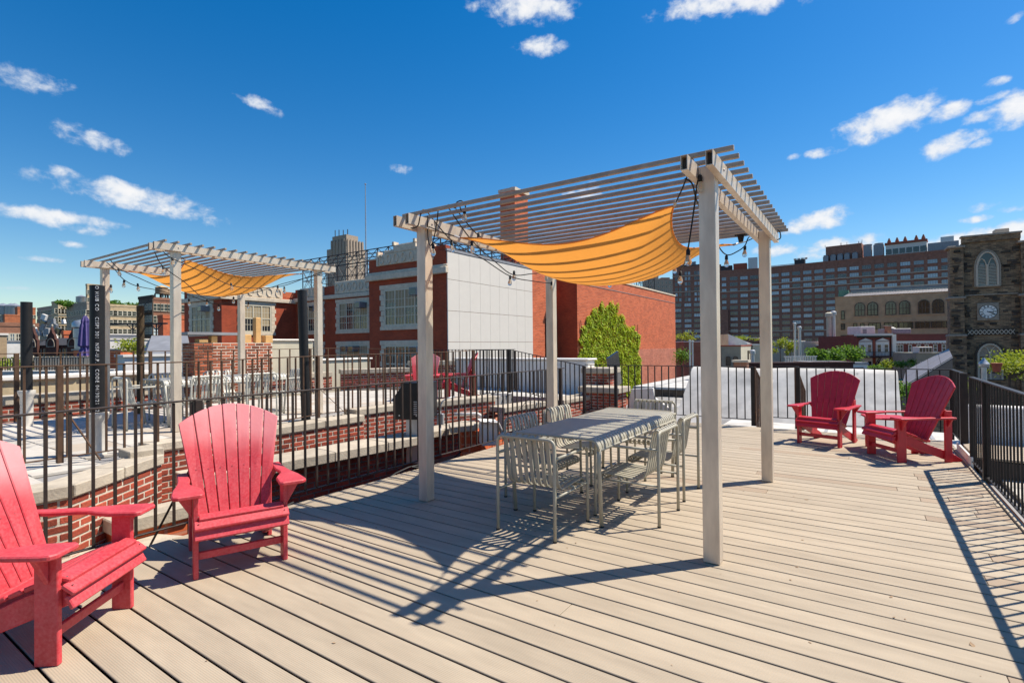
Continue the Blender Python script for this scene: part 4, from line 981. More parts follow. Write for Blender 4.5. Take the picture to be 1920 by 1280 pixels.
# stepped gable of the centre block
stone_panel('u', 23.0, 28.0, 7.02, 7.80, 24.98, 7)
sb('gable_step', 'school_stone', 24.86, 25.2, 24.4, 26.5, 7.8, 8.3, bevel=.03); sb('gable_step', 'school_stone', 24.86, 25.2, 23.5, 24.4, 7.8, 8.0, bevel=.03); sb('gable_step', 'school_stone', 24.86, 25.2, 26.5, 27.4, 7.8, 8.0, bevel=.03)
for v_ in (24.46, 26.44): sb('gable_cap', 'school_stone', 24.8, 25.25, v_-.09, v_+.09, 8.3, 8.52)
for v_ in (22.98, 28.02): sb('gable_cap', 'school_stone', 24.8, 25.25, v_-.09, v_+.09, 7.0, 8.0)
stone_panel('u', 34.6, 39.4, 6.15, 7.25, 29.98, 6); stone_panel('u', 41.0, 44.6, 6.15, 7.0, 29.98, 4); stone_panel('u', 46.6, 51.4, 6.0, 6.9, 22.98, 6); stone_panel('v', 24.2, 28.6, 6.0, 7.0, 45.48, 5)
sb('coping', 'school_stone', 24.95, 25.45, 28.0, 29.15, 7.5, 7.6)
# windows with stone surrounds
def swin(face, c, z, w, h, nx, at_, acs=()):
    """c: centre along the face; the stone surround is a part with the window set in it"""
    s = .34
    b = MB()
    def add(a0, a1, z0, z1):
        if face == 'u': b.b2((at_-.09-25, c+a0-21.87, z0+ZS), (at_+.02-25, c+a1-21.87, z1+ZS))
        else: b.b2((c+a0-25, at_-.09-21.87, z0+ZS), (c+a1-25, at_+.02-21.87, z1+ZS))
    nq = 7                                                                    # toothed quoins left and right
    for k in range(nq):
        e = s+(.12 if k % 2 else 0); zz0 = z+h*k/nq; zz1 = z+h*(k+1)/nq-.015
        add(-w/2-e, -w/2, zz0, zz1); add(w/2, w/2+e, zz0, zz1)
    add(-w/2-s-.12, w/2+s+.12, z+h, z+h+.3); add(-w/2-s-.1, w/2+s+.1, z-.26, z-.005)
    sur = b.build('window_surround', 'school_stone', sch, bevel=.015)
    rz = -math.pi/2 if face == 'u' else 0
    loc = (at_-25, c-21.87, z+ZS) if face == 'u' else (c-25, at_-21.87, z+ZS)
    o = obj('window', window_mesh(w, h, nx, 2, .13, .035, .08, 'sash', (2 if w/nx < .75 else 3, 2)), sch, loc, rz)
    obj('pane', pane_mesh(w, h, .13, 'glass'), o)
    lw = (w-.26)/nx
    for i in range(nx):                                                      # roller blinds behind the upper lights
        if random.random() < .75:
            f = random.choice((.35, .5, .5, .8)); bl = MB(); x = -w/2+.13+lw*i; bl.b2((x+.06, -.038, h-.13-(h-.26)*f), (x+lw-.06, -.032, h-.13)); bl.build('blind', 'blind', o)
    for i in acs:
        x = -w/2+.13+lw*(i+.5); a = MB(); a.b2((x-.34, -.75, h-.62), (x+.34, -.04, h-.12)); c_ = a.build('air_conditioner', 'rooftop_grey', o, bevel=.02)
        a = MB(); a.b2((x-.28, -.762, h-.57), (x+.28, -.752, h-.17)); a.build('grille', 'glass_dark', o)
swin('u', 25.48, 2.78, 4.0, 2.55, 4, 25, acs=(3,)); swin('u', 25.48, -1.1, 4.0, 2.6, 4, 25, acs=(3,))
swin('u', 36.95, 2.85, 3.9, 2.5, 4, 30, acs=(3, )); swin('u', 36.95, -1.0, 3.9, 2.6, 4, 30, acs=(1, 2))
swin('u', 42.9, 2.85, 3.0, 2.5, 3, 30, acs=(2,)); swin('u', 42.9, -1.0, 3.0, 2.6, 3, 30)
swin('u', 49.0, 2.75, 3.5, 2.5, 4, 23, acs=(3,)); swin('u', 49.0, -1.1, 3.5, 2.6, 4, 23)
c1 = onv(455, 590, 45.5)[0]; c2 = onv(508, 590, 45.5)[0]
swin('v', (c1+c2)/2, 2.8, abs(c2-c1), 2.5, 3, 45.5); swin('v', (c1+c2)/2, -1.0, abs(c2-c1), 2.6, 3, 45.5, acs=(1,))
# white cladding panels on the sunny side
us = [25.06]+[onv(x, 560, 21.85)[0] for x in (855.4, 875.8, 892, 911, 928, 944, 962, 981)]+[35.3]
zs = [-14, onv(837, 641, 21.85)[1], onv(837, 582, 21.85)[1], onv(837, 523, 21.85)[1], 7.42]
us = [25.06+(35.3-25.06)*i/9 for i in range(10)]
for i in range(9):
    for j in range(4): sb('cladding_panel', 'panel_white', us[i]+.005, us[i+1]-.005, 21.79, 21.86, zs[j]+.012, zs[j+1]-.012, bevel=.004)
sb('edge_trim', 'rooftop_grey', 25.0, 35.4, 21.76, 22.3, 7.44, 7.6)
sb('dark_strip', 'glass_dark', 37.4, 38.0, 21.84, 21.9, -3, 3.6)
sb('coping', 'school_stone', 39.3, 67.4, 19.9, 20.3, 7.52, 7.68); sb('coping', 'rooftop_grey', 39.45, 67.3, 19.93, 20.02, 6.6, 6.64)
# paint band low on the sunny wing wall
sb('painted_base', 'wing_brick_pale', 39.53, 67.28, 19.94, 19.962, -14, onv(1240, 653, 19.94)[1])
# tall brick chimney of the school
cY = 46.0; p0 = at(938, 420, cY); p1 = at(966, 420, cY)
cz = at(950, 352, cY).z; ctr = (p0+p1)/2
sc_ = thing('school_chimney', 'tall square brick chimney rising behind the slats of the large pergola', 'chimney', (W(38.8, 24.6, 0)), RZ)
vv0 = onu(965.5, 420, 38.8)[0]; vv1 = onu(938, 420, 38.8)[0]; zt = onu(950, 360, 38.8)[1]
uu1 = onv(990, 420, vv0)[0]
b = MB(); b.b2((0, vv0-24.6, 5), (uu1-38.8, vv1-24.6, zt)); b.build('shaft', 'wing_brick', sc_)
b = MB(); b.b2((-.12, vv0-24.72, zt), (uu1-38.68, vv1-24.48, zt+.28)); b.build('cap', 'school_stone', sc_)
b = MB(); b.lathe([(.4, zt+.28), (.4, zt+.62), (.34, zt+.62)], 12, ((uu1-38.8)*.5, (vv0+vv1)/2-24.6, 0)); b.build('flue', 'rooftop_grey', sc_)
# steel play cages on the school roof
def cage(label, u0, u1, v0, v1, z0, z1, nu, nv):
    o = thing('roof_cage', label, 'steel cage', W(u0, v0, 0), RZ, 'steel lattice cages on the school roof'); DU, DV = u1-u0, v1-v0
    t = .07
    def lattice(p, q, n):
        p = Vector(p); q = Vector(q); b = MB(); d = (q-p)/n; up = Vector((0, 0, z1-z0))
        for i in range(n+1): b.bar(p+d*i, p+d*i+up, t)
        for f in (0, .33, .66, 1): b.bar(p+up*f, q+up*f, t*.8)
        for i in range(n):
            b.bar(p+d*i+up*.66, p+d*(i+1)+up, t*.6); b.bar(p+d*i+up, p+d*(i+1)+up*.66, t*.6); b.bar(p+d*i, p+d*(i+1)+up*.66, t*.45); b.bar(p+d*(i+1), p+d*i+up*.66, t*.45)
        b.build('truss', 'steel_cage', o)
    lattice((0, 0, z0), (DU, 0, z0), nu); lattice((0, DV, z0), (DU, DV, z0), nu); lattice((0, 0, z0), (0, DV, z0), nv); lattice((DU, 0, z0), (DU, DV, z0), nv)
    b = MB()
    for i in range(nu+1): b.bar((DU*i/nu, 0, z1), (DU*i/nu, DV, z1), t)
    b.build('roof_truss', 'steel_cage', o)
    return o
cage('black steel lattice cage on the school roof left of the stepped gable', 31.5, 37, 30.0, 46.5, 7.0, 10.1, 4, 12)
cage('black steel lattice cage over the white clad wall', 27.5, 37.5, 23.2, 28.5, 7.55, 9.0, 7, 4)
cage('steel lattice cage on the sunlit wing above the ivy', 44.5, 63, 21.2, 28, 7.6, 10.3, 9, 4)
fp = thing('flagpole', 'tall thin bare flagpole on the school roof', 'flagpole', at(686, 470, 48.5), 0)
zt = at(686, 347, 48.5).z-fp.location.z
b = MB(); b.tube([(0, 0, -6), (0, 0, zt*.5), (0, 0, zt)], .07, 8, r2=.04); b.build('pole', 'galv', fp)
b = MB(); b.lathe([(.01, zt), (.09, zt+.05), (.09, zt+.12), (.01, zt+.18)], 8); b.build('finial', 'galv', fp)
# ivy on the sunny wing
def leaf_cloud(pts, size, m, name, parent, squash=1, normal=None, jitter=.9):
    b = MB(); V = b.v; Fs = b.f
    for p in pts:
        s = size*random.uniform(.6, 1.35)
        if normal is None: n = Vector((random.gauss(0, 1), random.gauss(0, 1), random.gauss(.5, 1))).normalized()
        else: n = (Vector(normal)+Vector((random.gauss(0, .45), random.gauss(0, .45), random.gauss(.25, .45)))*jitter).normalized()
        a = n.orthogonal().normalized(); c = n.cross(a); th = random.uniform(0, 6.283); a, c = a*math.cos(th)+c*math.sin(th), c*math.cos(th)-a*math.sin(th)
        k = len(V); V += [tuple(p-a*s*.5), tuple(p+c*s*.42-n*s*.1), tuple(p+a*s*.62), tuple(p-c*s*.42-n*s*.1)]; Fs.append((k, k+1, k+2, k+3)); b.m.append(0)
    return b.build(name, m, parent, fix=False)
iv = thing('ivy', 'bright green ivy climbing the sunlit brick wing wall', 'ivy', W(40, 19.9, 0), RZ)
poly_px = [(1085, 735), (1083, 690), (1083, 668), (1090, 650), (1084, 640), (1092, 622), (1088, 615), (1101, 606), (1098, 596), (1108, 590), (1112, 580), (1118, 574), (1122, 584), (1128, 562), (1134, 576), (1140, 572), (1147, 562), (1152, 574), (1159, 566), (1160, 582), (1155, 590), (1170, 592), (1172, 606), (1178, 612), (1190, 610), (1190, 622), (1201, 628), (1200, 645), (1196, 660), (1203, 675), (1200, 690), (1203, 715), (1203, 745)]
pp_ = [(onv(x, y, 19.9)[0]-40, onv(x, y, 19.9)[1]) for x, y in poly_px]
from mathutils import noise as mnoise
pts = []; lo = (min(p[0] for p in pp_), min(p[1] for p in pp_)); hi = (max(p[0] for p in pp_), max(p[1] for p in pp_))
while len(pts) < 17000:
    x, z = random.uniform(lo[0], hi[0]), random.uniform(lo[1], hi[1])
    ns = mnoise.noise(Vector((x*1.3, z*1.3, 0))); jx, jz = .22*mnoise.noise(Vector((x*3.1, z*3.1, 3))), .22*mnoise.noise(Vector((x*3.1, z*3.1, 9)))
    if not inside(x+jx, z+jz, pp_): continue
    thick = .05+.16*max(0, ns+.3)+.10*abs(mnoise.noise(Vector((x*.5, z*.5, 5))))
    pts.append(Vector((x, -random.uniform(0, thick), z)))
tag(leaf_cloud(pts, .19, 'leaf_ivy', 'foliage', iv, normal=(.3, -1, .6), jitter=.62), kind='stuff')
b = MB()
for k in range(10):
    x = random.uniform(lo[0]+.8, hi[0]-.5); b.tube([(x, -.03, lo[1]), (x+random.uniform(-.3, .3), -.03, (lo[1]+hi[1])/2-1), (x+random.uniform(-.6, .6), -.03, hi[1]-2.2)], .03, 4)
b.build('stem', 'bark', iv)

# ================================================================== RIGHT BACKGROUND
def zat(px, py, Y): return at(px, py, Y).z
# huge brick factory block in three sections
YS = (300, 246)
A, B = at(1446, 600, YS[0]), at(1800, 600, YS[1]); ZT = zat(1446, 503, YS[0])
f3 = Bld('factory_block', 'huge dark brick block with rows of metal windows behind the church', 'building', A, B, -16, ZT, 40, 'big_brick')
L = f3.L; cols = [(x-1446)/(1800-1446) for x in (1453.7, 1474, 1494, 1515, 1536, 1558, 1580, 1603, 1626, 1650, 1674, 1698.5, 1724.5, 1750, 1776)]
def persp(f):     # picture fraction -> fraction along the facade
    return f*YS[0]/(YS[1]+f*(YS[0]-YS[1])) if False else (f*YS[0])/(YS[1]*(1-0)+f*(YS[0]-YS[1]))*1.0
def fr(px, A=A, B=B):
    d = ray(px, 600); # intersection of the vertical plane through A, B
    n = Vector((-(B-A).y, (B-A).x, 0)); t = (A-CAM).dot(n)/d.dot(n); return ((CAM+d*t)-A).dot((B-A).normalized())
xs = [fr(x) for x in (1453.7, 1474, 1494, 1515, 1536, 1558, 1580, 1603, 1626, 1650, 1674, 1698.5, 1724.5, 1750, 1776)]
FL = 3.42
zs = [f3.H-5.2-FL*i for i in range(13)]
GL = ('glass_sky', 'glass_sky', 'glass', 'glass_dark')
for i, z in enumerate(zs):
    g = ('glass_sky', 'glass_sky', 'glass_sky', 'glass') if i < 4 else ('glass_dark', 'glass_dark', 'glass') if i == 4 else GL
    for x in xs:
        f3.win('front', x, z, 4.4, 1.95, 4, 2, .17, 'rooftop_grey', random.choice(g), depth=.16)
for z in (f3.H-FL*3-2.2, f3.H-FL*2-.4-1.8, f3.H-FL*10-2.2): f3.part('ledge', 'school_stone', (-.2, -.35, z), (L+.2, -.001, z+.3))
for x in [(a+b)/2 for a, b in zip(xs[:-1], xs[1:])]: f3.part('pier', 'big_brick', (x-.7, -.3, 4), (x+.7, -.001, f3.H-.4))
f3.roofline('big_brick', .9, .5, .15)
# things on its roof
def on_roof(b, x0, x1, y0, y1, z0, z1, name, label, m, cat='roof plant', group=None):
    o = thing(name, label, cat, b.o.matrix_basis @ Vector(((x0+x1)/2, (y0+y1)/2, b.H)), b.rz, group); t = MB(); t.b2((-(x1-x0)/2, -(y1-y0)/2, z0), ((x1-x0)/2, (y1-y0)/2, z1)); t.build('body', m, o, bevel=.05); return o
f3.o.matrix_basis = Matrix.Translation(f3.o.location) @ Matrix.Rotation(f3.rz, 4, 'Z')
bx = on_roof(f3, fr(1548), fr(1616), 3, 14, 0, 9.2, 'penthouse', 'brown brick penthouse on the factory roof', 'big_brick', 'penthouse')
for k in range(8):
    t = MB(); x = random.uniform(-9, 9); t.bar((x, -4, 9.2), (x, -4, 9.2+random.uniform(1, 2.4)), .18); t.build('antenna', 'rooftop_grey', bx)
for i, px in enumerate((1548, 1562, 1575, 1588, 1603)):
    o = on_roof(f3, fr(px-4), fr(px+6), .8, 3, .9, 3.6, 'roof_fan', ['leftmost small pale fan unit of the row before the factory penthouse', 'second small fan unit from the left before the factory penthouse', 'middle small fan unit of the row before the factory penthouse', 'second small fan unit from the right before the factory penthouse', 'rightmost small fan unit of the row before the factory penthouse'][i], 'rooftop_grey', 'roof fan', 'fan units in a row on the factory roof')
    t = MB(); t.lathe([(1.1, 3.6), (1.2, 4.3), (.9, 4.4)], 10); t.build('cowl', 'rooftop_grey', o)
for i, (a, b_, lab) in enumerate(((1619, 1634, 'grey cooling tower right of the factory penthouse'), (1638, 1657, 'grey cooling tower on braced legs on the factory roof'))):
    o = on_roof(f3, fr(a), fr(b_), 3, 8, 1.6, 7.4, 'cooling_tower', lab, 'rooftop_grey', 'cooling tower')
    for sx in (-1, 1):
        t = MB(); t.bar((sx*2.2, -2, 0), (sx*2.2, -2, 1.7), .4); t.build('leg', 'steel_cage', o)
    t = MB(); t.lathe([(1.8, 7.4), (2.0, 8.2), (1.8, 8.2)], 12); t.build('fan_ring', 'rooftop_grey', o)
o = on_roof(f3, fr(1661), fr(1739), 3, 9, .6, 6.4, 'roof_plant', 'long white louvred plant with a rusty frame on the factory roof', 'panel_white')
for k in range(6):
    w = (fr(1739)-fr(1661)); t = MB(); x = -w/2+w*(k+.5)/6; t.b2((x-w*.07, -3.06, 1.6), (x+w*.07, -3.003, 4.3)); t.build('louvre', 'glass_dark', o)
t = MB(); t.b2((-w/2-.3, -3.4, 6.5), (w/2+.3, 3.2, 7.6)); t.build('rusty_frame', 'rust_red', o)
for k in (-.42, -.22, -.02, .25, .42):
    t = MB(); t.lathe([(.5, 7.6), (.9, 8.4), (.5, 9.6), (.2, 10.4)], 8, (w*k, 0, 0)); t.build('vent', 'brown_brick', o)
o = on_roof(f3, fr(1741), fr(1800), 2, 12, .6, 5.0, 'roof_plant', 'low grey plant enclosure at the right end of the factory roof', 'rooftop_grey')
t = MB(); t.b2((-1, -1, 5), (4, 2, 8)); t.build('tank', 'galv', o)
o = on_roof(f3, fr(1490), fr(1509), 1, 4, .9, 3.5, 'roof_plant', 'cluster of dark air units at the left of the factory roof', 'steel_cage')
t = MB(); t.bar((-16, 0, 1.6), (2, 0, 1.6), .3); t.bar((-16, 0, .6), (-16, 0, 1.7), .3); t.build('pipe', 'rooftop_grey', o)
for k in range(4):
    t = MB(); t.lathe([(.7, 3.5), (.8, 4.4), (.6, 4.4)], 8, (-2.4+1.8*k, 0, 0)); t.build('fan', 'galv', o)
# middle section
A2, B2 = at(1352, 600, 318), at(1447, 600, 306); Z2 = zat(1400, 507, 312)
f2 = Bld('factory_block', 'brick factory section between the two right pergola posts', 'building', A2, B2, -16, Z2, 40, 'big_brick')
xs2 = [fr(x, A2, B2) for x in (1358.5, 1376.5, 1396, 1415, 1434)]
for i in range(13):
    for j, x in enumerate(xs2): f2.win('front', x, f2.H-5.4-FL*i*1.03, 2.6 if j == 0 else 4.2, 2.0, 3 if j else 2, 2, .17, 'rooftop_grey', random.choice(GL), depth=.16)
for k in (3, 10): f2.part('ledge', 'school_stone', (-.2, -.35, f2.H-FL*k-2.1), (f2.L+.2, -.001, f2.H-FL*k-1.8))
f2.part('bay', 'big_brick', (0, -5, 2), (fr(1366, A2, B2), -.001, f2.H*.62)); f2.roofline('big_brick', .9, .5, .15)
f2.o.matrix_basis = Matrix.Translation(f2.o.location) @ Matrix.Rotation(f2.rz, 4, 'Z')
on_roof(f2, fr(1376, A2, B2), fr(1402, A2, B2), 2, 9, .5, 4.8, 'penthouse', 'orange red bulkhead on the middle factory roof', 'rust_red', 'penthouse')
on_roof(f2, fr(1404, A2, B2), fr(1422, A2, B2), 2, 9, .5, 7.8, 'water_tank', 'grey square tank on the middle factory roof', 'galv', 'tank')
on_roof(f2, fr(1352, A2, B2), fr(1374, A2, B2), 2, 6, .5, 4.0, 'roof_plant', 'tangle of dark plant on the middle factory roof', 'steel_cage')
# left section
A1, B1 = at(1262, 600, 330), at(1353, 600, 320); Z1 = zat(1300, 501, 325)
f1 = Bld('factory_block', 'brick factory section with small paired windows left of the near post', 'building', A1, B1, -16, Z1, 40, 'big_brick')
for i in range(14):
    for x in (1269, 1276, 1287, 1293, 1305, 1311, 1323, 1330, 1342, 1348):
        xx = fr(x, A1, B1)
        if i < 6: f1.win('front', xx, f1.H-4.6-3.3*i, 1.5, 2.1, 1, 2, .16, 'rooftop_grey', random.choice(GL), depth=.16)
    if i >= 6:
        for x in (1271, 1290, 1308, 1327, 1345): f1.win('front', fr(x, A1, B1), f1.H-4.6-3.3*i, 4.2, 2.0, 3, 2, .17, 'rooftop_grey', random.choice(GL), depth=.16)
for k in (1, 4): f1.part('ledge', 'school_stone', (-.2, -.4, f1.H-3.3*k-2.0), (f1.L, -.001, f1.H-3.3*k-1.7))
f1.roofline('big_brick', .9, .5, .15)
f1.o.matrix_basis = Matrix.Translation(f1.o.location) @ Matrix.Rotation(f1.rz, 4, 'Z')
o = on_roof(f1, fr(1270, A1, B1), fr(1345, A1, B1), 3, 10, .4, 2.2, 'roof_plant', 'dense dark pipework along the left factory roof', 'steel_cage')
for k in range(16):
    t = MB(); x = random.uniform(-11, 11); h = random.uniform(2.5, 4.6); t.b2((x-.7, -2, 2.2), (x+.7, 0, h)); t.build('unit', random.choice(('rooftop_grey', 'steel_cage', 'galv')), o)
# pale stepped apartment tower peeping above the wing
t1 = Bld('apartment_tower', 'distant tan stepped tower with a small flag above the ivy wing', 'building', at(1216, 600, 520), at(1262, 600, 520), -16, zat(1230, 523, 520), 20, 'grey_brick')
t1.part('upper_step', 'grey_brick', (t1.L*.05, 2, t1.H), (t1.L*.45, 14, t1.H+5)); t1.part('upper_step', 'brown_brick', (t1.L*.55, 1, t1.H-.01), (t1.L*.9, 14, t1.H+1.5))
t1.grid('front', span(6, 2.5, t1.L-2.5), [t1.H-5-4*i for i in range(4)], 1.6, 2.2, ('glass',), ft=.2, nx=1, depth=.2)

# ---------------------------------------------------------------- tan parish house with arched windows
A, B = at(1567, 620, 96), at(1800, 620, 86); ZT = zat(1567, 558, 96)
ph = Bld('parish_house', 'tan building with arched windows and a ribbed metal roof edge beside the church', 'building', A, B, -16, ZT, 14, 'tan_brick')
F_ = lambda x: fr(x, A, B)
for x in (1613, 1637, 1671, 1697, 1733, 1760): ph.win('front', F_(x), ph.H-3.55, 1.6, 2.45, 3, 2, .13, 'church_quoin', 'glass_dark', arch=.75, depth=.1, name='window'); ph.part('window_sill', 'tan_brick', (F_(x)-1.0, -.14, ph.H-3.72), (F_(x)+1.0, -.001, ph.H-3.56))
for x, w in ((1581, .65), (1604, .6), (1617, .65), (1640, 1.8), (1671, 2.0), (1699, 2.0), (1730, 2.1), (1761, 2.1)): ph.win('front', F_(x), ph.H-6.0, w, 1.15, 3 if w > 1 else 1, 1, .1, 'church_quoin', 'glass_dark', depth=.1)
ph.win('front', F_(1581), ph.H-4.1, .6, 1.6, 1, 2, .1, 'church_quoin', 'glass_dark', depth=.1)
for x, w in ((1584, 1.3), (1604, .8)): ph.win('front', F_(x), ph.H-8.55, w, 1.6, 2, 2, .1, 'church_quoin', 'glass_dark', depth=.1)
ph.part('string_course', 'tan_brick', (-.02, -.1, ph.H-4.75), (ph.L, -.001, ph.H-4.6)); ph.part('coping', 'tan_brick', (-.05, -.08, ph.H), (ph.L, .4, ph.H+.12))
x0 = F_(1592); b = MB()
b.add([(x0-.9, .2, ph.H+.1), (ph.L, .2, ph.H+.1), (ph.L, 1.6, ph.H+.75), (x0, 1.6, ph.H+.75)], [(0, 1, 2, 3)]); b.add([(x0-.9, .2, ph.H+.06), (ph.L, .2, ph.H+.06), (ph.L, 1.6, ph.H+.71), (x0, 1.6, ph.H+.71)], [(3, 2, 1, 0)]); b.build('ribbed_roof', 'metal_roof', ph.o, fix=False)
b = MB()
k = x0
while k < ph.L: b.bar((k-.4, .2, ph.H+.13), (k+.1, 1.6, ph.H+.79), .06); k += .42
b.build('roof_rib', 'rooftop_grey', ph.o)
ph.part('fascia', 'cream', (x0, 1.6, ph.H+.7), (ph.L, 1.9, ph.H+.98)); ph.part('upper_roof', 'grey_roof', (x0+.3, 2.0, ph.H+.8), (ph.L, 9, ph.H+1.5)); ph.part('upper_fascia', 'cream', (x0+.2, 1.95, ph.H+1.48), (ph.L, 2.2, ph.H+1.64))
ph.part('copper_bay', 'copper', (x0-1.6, 2.3, ph.H-.6), (x0-.05, 5.5, ph.H+1.5))

# ---------------------------------------------------------------- church tower
A, B = at(1806, 620, 55.0), at(1916, 620, 52.6); ZT = zat(1850, 452, 53.9)
tw = Bld('church_tower', 'dark rough stone church tower with a white clock and louvred belfry window', 'church tower', A, B, -16, ZT, 6.0, 'church_stone')
F_ = lambda x: fr(x, A, B); H = tw.H; Zp = lambda py: zat(1855, py, 53.8)+16
# corner buttresses with offsets
for (x0, x1, s) in ((-1.25, .15, -1), (tw.L-.25, tw.L+1.2, 1)):
    tw.part('buttress', 'church_stone', (x0, -.75, 0), (x1, 1.2, Zp(628))); tw.part('buttress', 'church_stone', (x0+.12, -.55, Zp(628)), (x1-.12, 1.1, Zp(556))); tw.part('buttress', 'church_stone', (x0+.2, -.42, Zp(556)), (x1-.1, 1.0, H-.35))
    for zz, d in ((Zp(628), .8), (Zp(556), .6), (H-.4, .5)): tw.part('weathering', 'church_trim', (x0-.05, -d-.05, zz-.12), (x1+.05, 1.2, zz+.12), bevel=.05)
tw.part('string_course', 'church_trim', (.15, -.16, Zp(553)), (tw.L-.25, -.001, Zp(551))); tw.part('parapet', 'church_stone', (.0, -.2, H), (tw.L, .5, H+.55)); tw.part('parapet_coping', 'church_trim', (-.1, -.3, H+.55), (tw.L+.1, .6, H+.72))
tw.part('roof_hatch', 'louvre', (tw.L*.62, .8, H+.6), (tw.L*.86, 2, H+1.3), bevel=.04)
# darker corner stones, each its own piece
qm = [MB().box((0, 0, 0), (w, .1, .24)).mesh('quoin', 'church_quoin', bevel=.02) for w in (.55, .38, .72)]
z = Zp(700)
while z < H-.4:
    for x, d in ((.3, -.03), (tw.L-.45, -.03), (-.55, -.78 if z < Zp(628) else -.58 if z < Zp(556) else -.45), (tw.L+.45, -.78 if z < Zp(628) else -.58 if z < Zp(556) else -.45)):
        if random.random() < .55: obj('quoin', random.choice(qm), tw.o, (x+random.uniform(-.2, .2), d, z))
    z += .262
for k in range(70):
    x, z = random.uniform(.5, tw.L-.6), random.uniform(Zp(700), H-.3); px_ = (x, z)
    if abs(x-F_(1853)) < 1.35 and (z > Zp(545) or Zp(605) < z < Zp(563) or z < Zp(625)): continue
    obj('stone', random.choice(qm), tw.o, (x, -.012, z))
# belfry: two pointed louvred lights in a pointed frame
def pointed(w, h0, rise, n=7, x0=0):
    """outline of a pointed arch opening standing on z=0"""
    pts = [(x0-w/2, 0), (x0+w/2, 0)]
    for k in range(n+1): t = k/n; pts.append((x0+w/2*(1-t**1.55), h0+rise*math.sin(t*math.pi/2)))
    for k in range(n-1, -1, -1): t = k/n; pts.append((x0-w/2*(1-t**1.55), h0+rise*math.sin(t*math.pi/2)))
    return pts
def arch_ring(b, outl, t, d, y):
    for p, q in zip(outl[1:-1], outl[2:]): b.bar((p[0], y, p[1]), (q[0], y, q[1]), t, d, up=(0, 1, 0))
    b.bar((outl[0][0], y, outl[0][1]), (outl[-1][0], y, outl[-1][1]), t, d, up=(0, 1, 0)); b.bar((outl[0][0], y, outl[0][1]), (outl[1][0], y, outl[1][1]), t, d, up=(0, 1, 0))
cx, z0 = F_(1853), Zp(536); w = 1.66; hh = Zp(500)-z0; rise = Zp(472)-Zp(500)
b = MB(); arch_ring(b, pointed(w, hh, rise), .17, .22, -.06); b.bar((0, -.06, 0), (0, -.06, hh+.25), .14, .2, up=(0, 1, 0))
for s in (-1, 1): arch_ring(b, pointed(w/2-.12, hh-.1, rise*.62, x0=s*w/4), .09, .16, -.05)
o = b.build('belfry_window', 'louvre', tw.o, bevel=.02); o.location = (cx, 0, z0)
b = MB(); b.prism(pointed(w-.1, hh, rise), .02, lambda a, c, t: Vector((a, -.012+t, c))); b.build('dark_opening', 'glass_dark', o)
for s in (-1, 1):
    k = .12
    while k < hh+.45:
        ww = (w/2-.2)*(1 if k < hh-.1 else max(.2, 1-(k-hh+.1)/.75)); m = MB(); m.box((0, 0, 0), (ww, .16, .035), Matrix.Rotation(R(35), 3, 'X')); c = m.build('louvre_board', 'louvre', o); c.location = (s*w/4, -.055, k); k += .155
b = MB(); arch_ring(b, pointed(w+.32, hh+.06, rise+.12), .11, .2, -.08); c = b.build('hood_mould', 'church_trim', tw.o); c.location = (cx, 0, z0)
# clock
cz = Zp(584); ck = thing('tower_clock', 'round white clock with roman numerals on the church tower', 'clock', tw.o.location+Matrix.Rotation(tw.rz, 3, 'Z') @ Vector((cx, -.14, cz)), tw.rz)
b = MB(); b.b2((-.85, .02, -.9), (.85, .13, .9)); b.build('surround', 'church_trim', ck, bevel=.03)
def disc(r, y0, y1, n=32, ri=0):
    b = MB()
    if ri == 0: b.prism([(r*math.cos(2*math.pi*i/n), r*math.sin(2*math.pi*i/n)) for i in range(n)], abs(y1-y0), lambda a, c, t: Vector((a, (y0+y1)/2+t, c)))
    else:
        for i in range(n):
            a0, a1 = 2*math.pi*i/n, 2*math.pi*(i+1)/n
            P = lambda rr, a, y: (rr*math.cos(a), y, rr*math.sin(a))
            b.add([P(ri, a0, y0), P(r, a0, y0), P(r, a1, y0), P(ri, a1, y0), P(ri, a0, y1), P(r, a0, y1), P(r, a1, y1), P(ri, a1, y1)], [(0, 1, 2, 3), (7, 6, 5, 4), (1, 5, 6, 2), (0, 3, 7, 4)])
    return b
disc(.70, 0, .03).build('dial', 'clock_white', ck); disc(.73, -.03, .03, ri=.69).build('rim', 'clock_black', ck); disc(.43, -.01, .0, ri=.40).build('inner_ring', 'clock_black', ck)
NUM = ['XII', 'I', 'II', 'III', 'IIII', 'V', 'VI', 'VII', 'VIII', 'IX', 'X', 'XI']
for i, s in enumerate(NUM):                                                   # strokes of the roman numerals
    b = MB(); a = R(90-30*i); wch = .052; chars = list(s); tot = sum({'I': .04, 'V': .075, 'X': .08}[c] for c in chars); x = -tot/2
    for c in chars:
        wd = {'I': .04, 'V': .075, 'X': .08}[c]; xc = x+wd/2; x += wd; t = .022
        if c == 'I': b.bar((xc, 0, -.10), (xc, 0, .10), t, .012, up=(0, 1, 0))
        elif c == 'V': b.bar((xc-wd*.4, 0, .10), (xc, 0, -.10), t, .012, up=(0, 1, 0)); b.bar((xc+wd*.4, .001, .10), (xc, .001, -.10), t*.7, .012, up=(0, 1, 0))
        else: b.bar((xc-wd*.4, 0, .10), (xc+wd*.4, 0, -.10), t, .012, up=(0, 1, 0)); b.bar((xc+wd*.4, .001, .10), (xc-wd*.4, .001, -.10), t*.7, .012, up=(0, 1, 0))
    o = b.build('numeral', 'clock_black', ck); o.location = (.555*math.cos(a), -.012, .555*math.sin(a)); o.rotation_euler = (0, R(30*i), 0)
b = MB(); b.bar((-.06, -.03, .0), (.40, -.03, -.06), .07, .012, up=(0, 1, 0)); b.build('hour_hand', 'clock_black', ck)
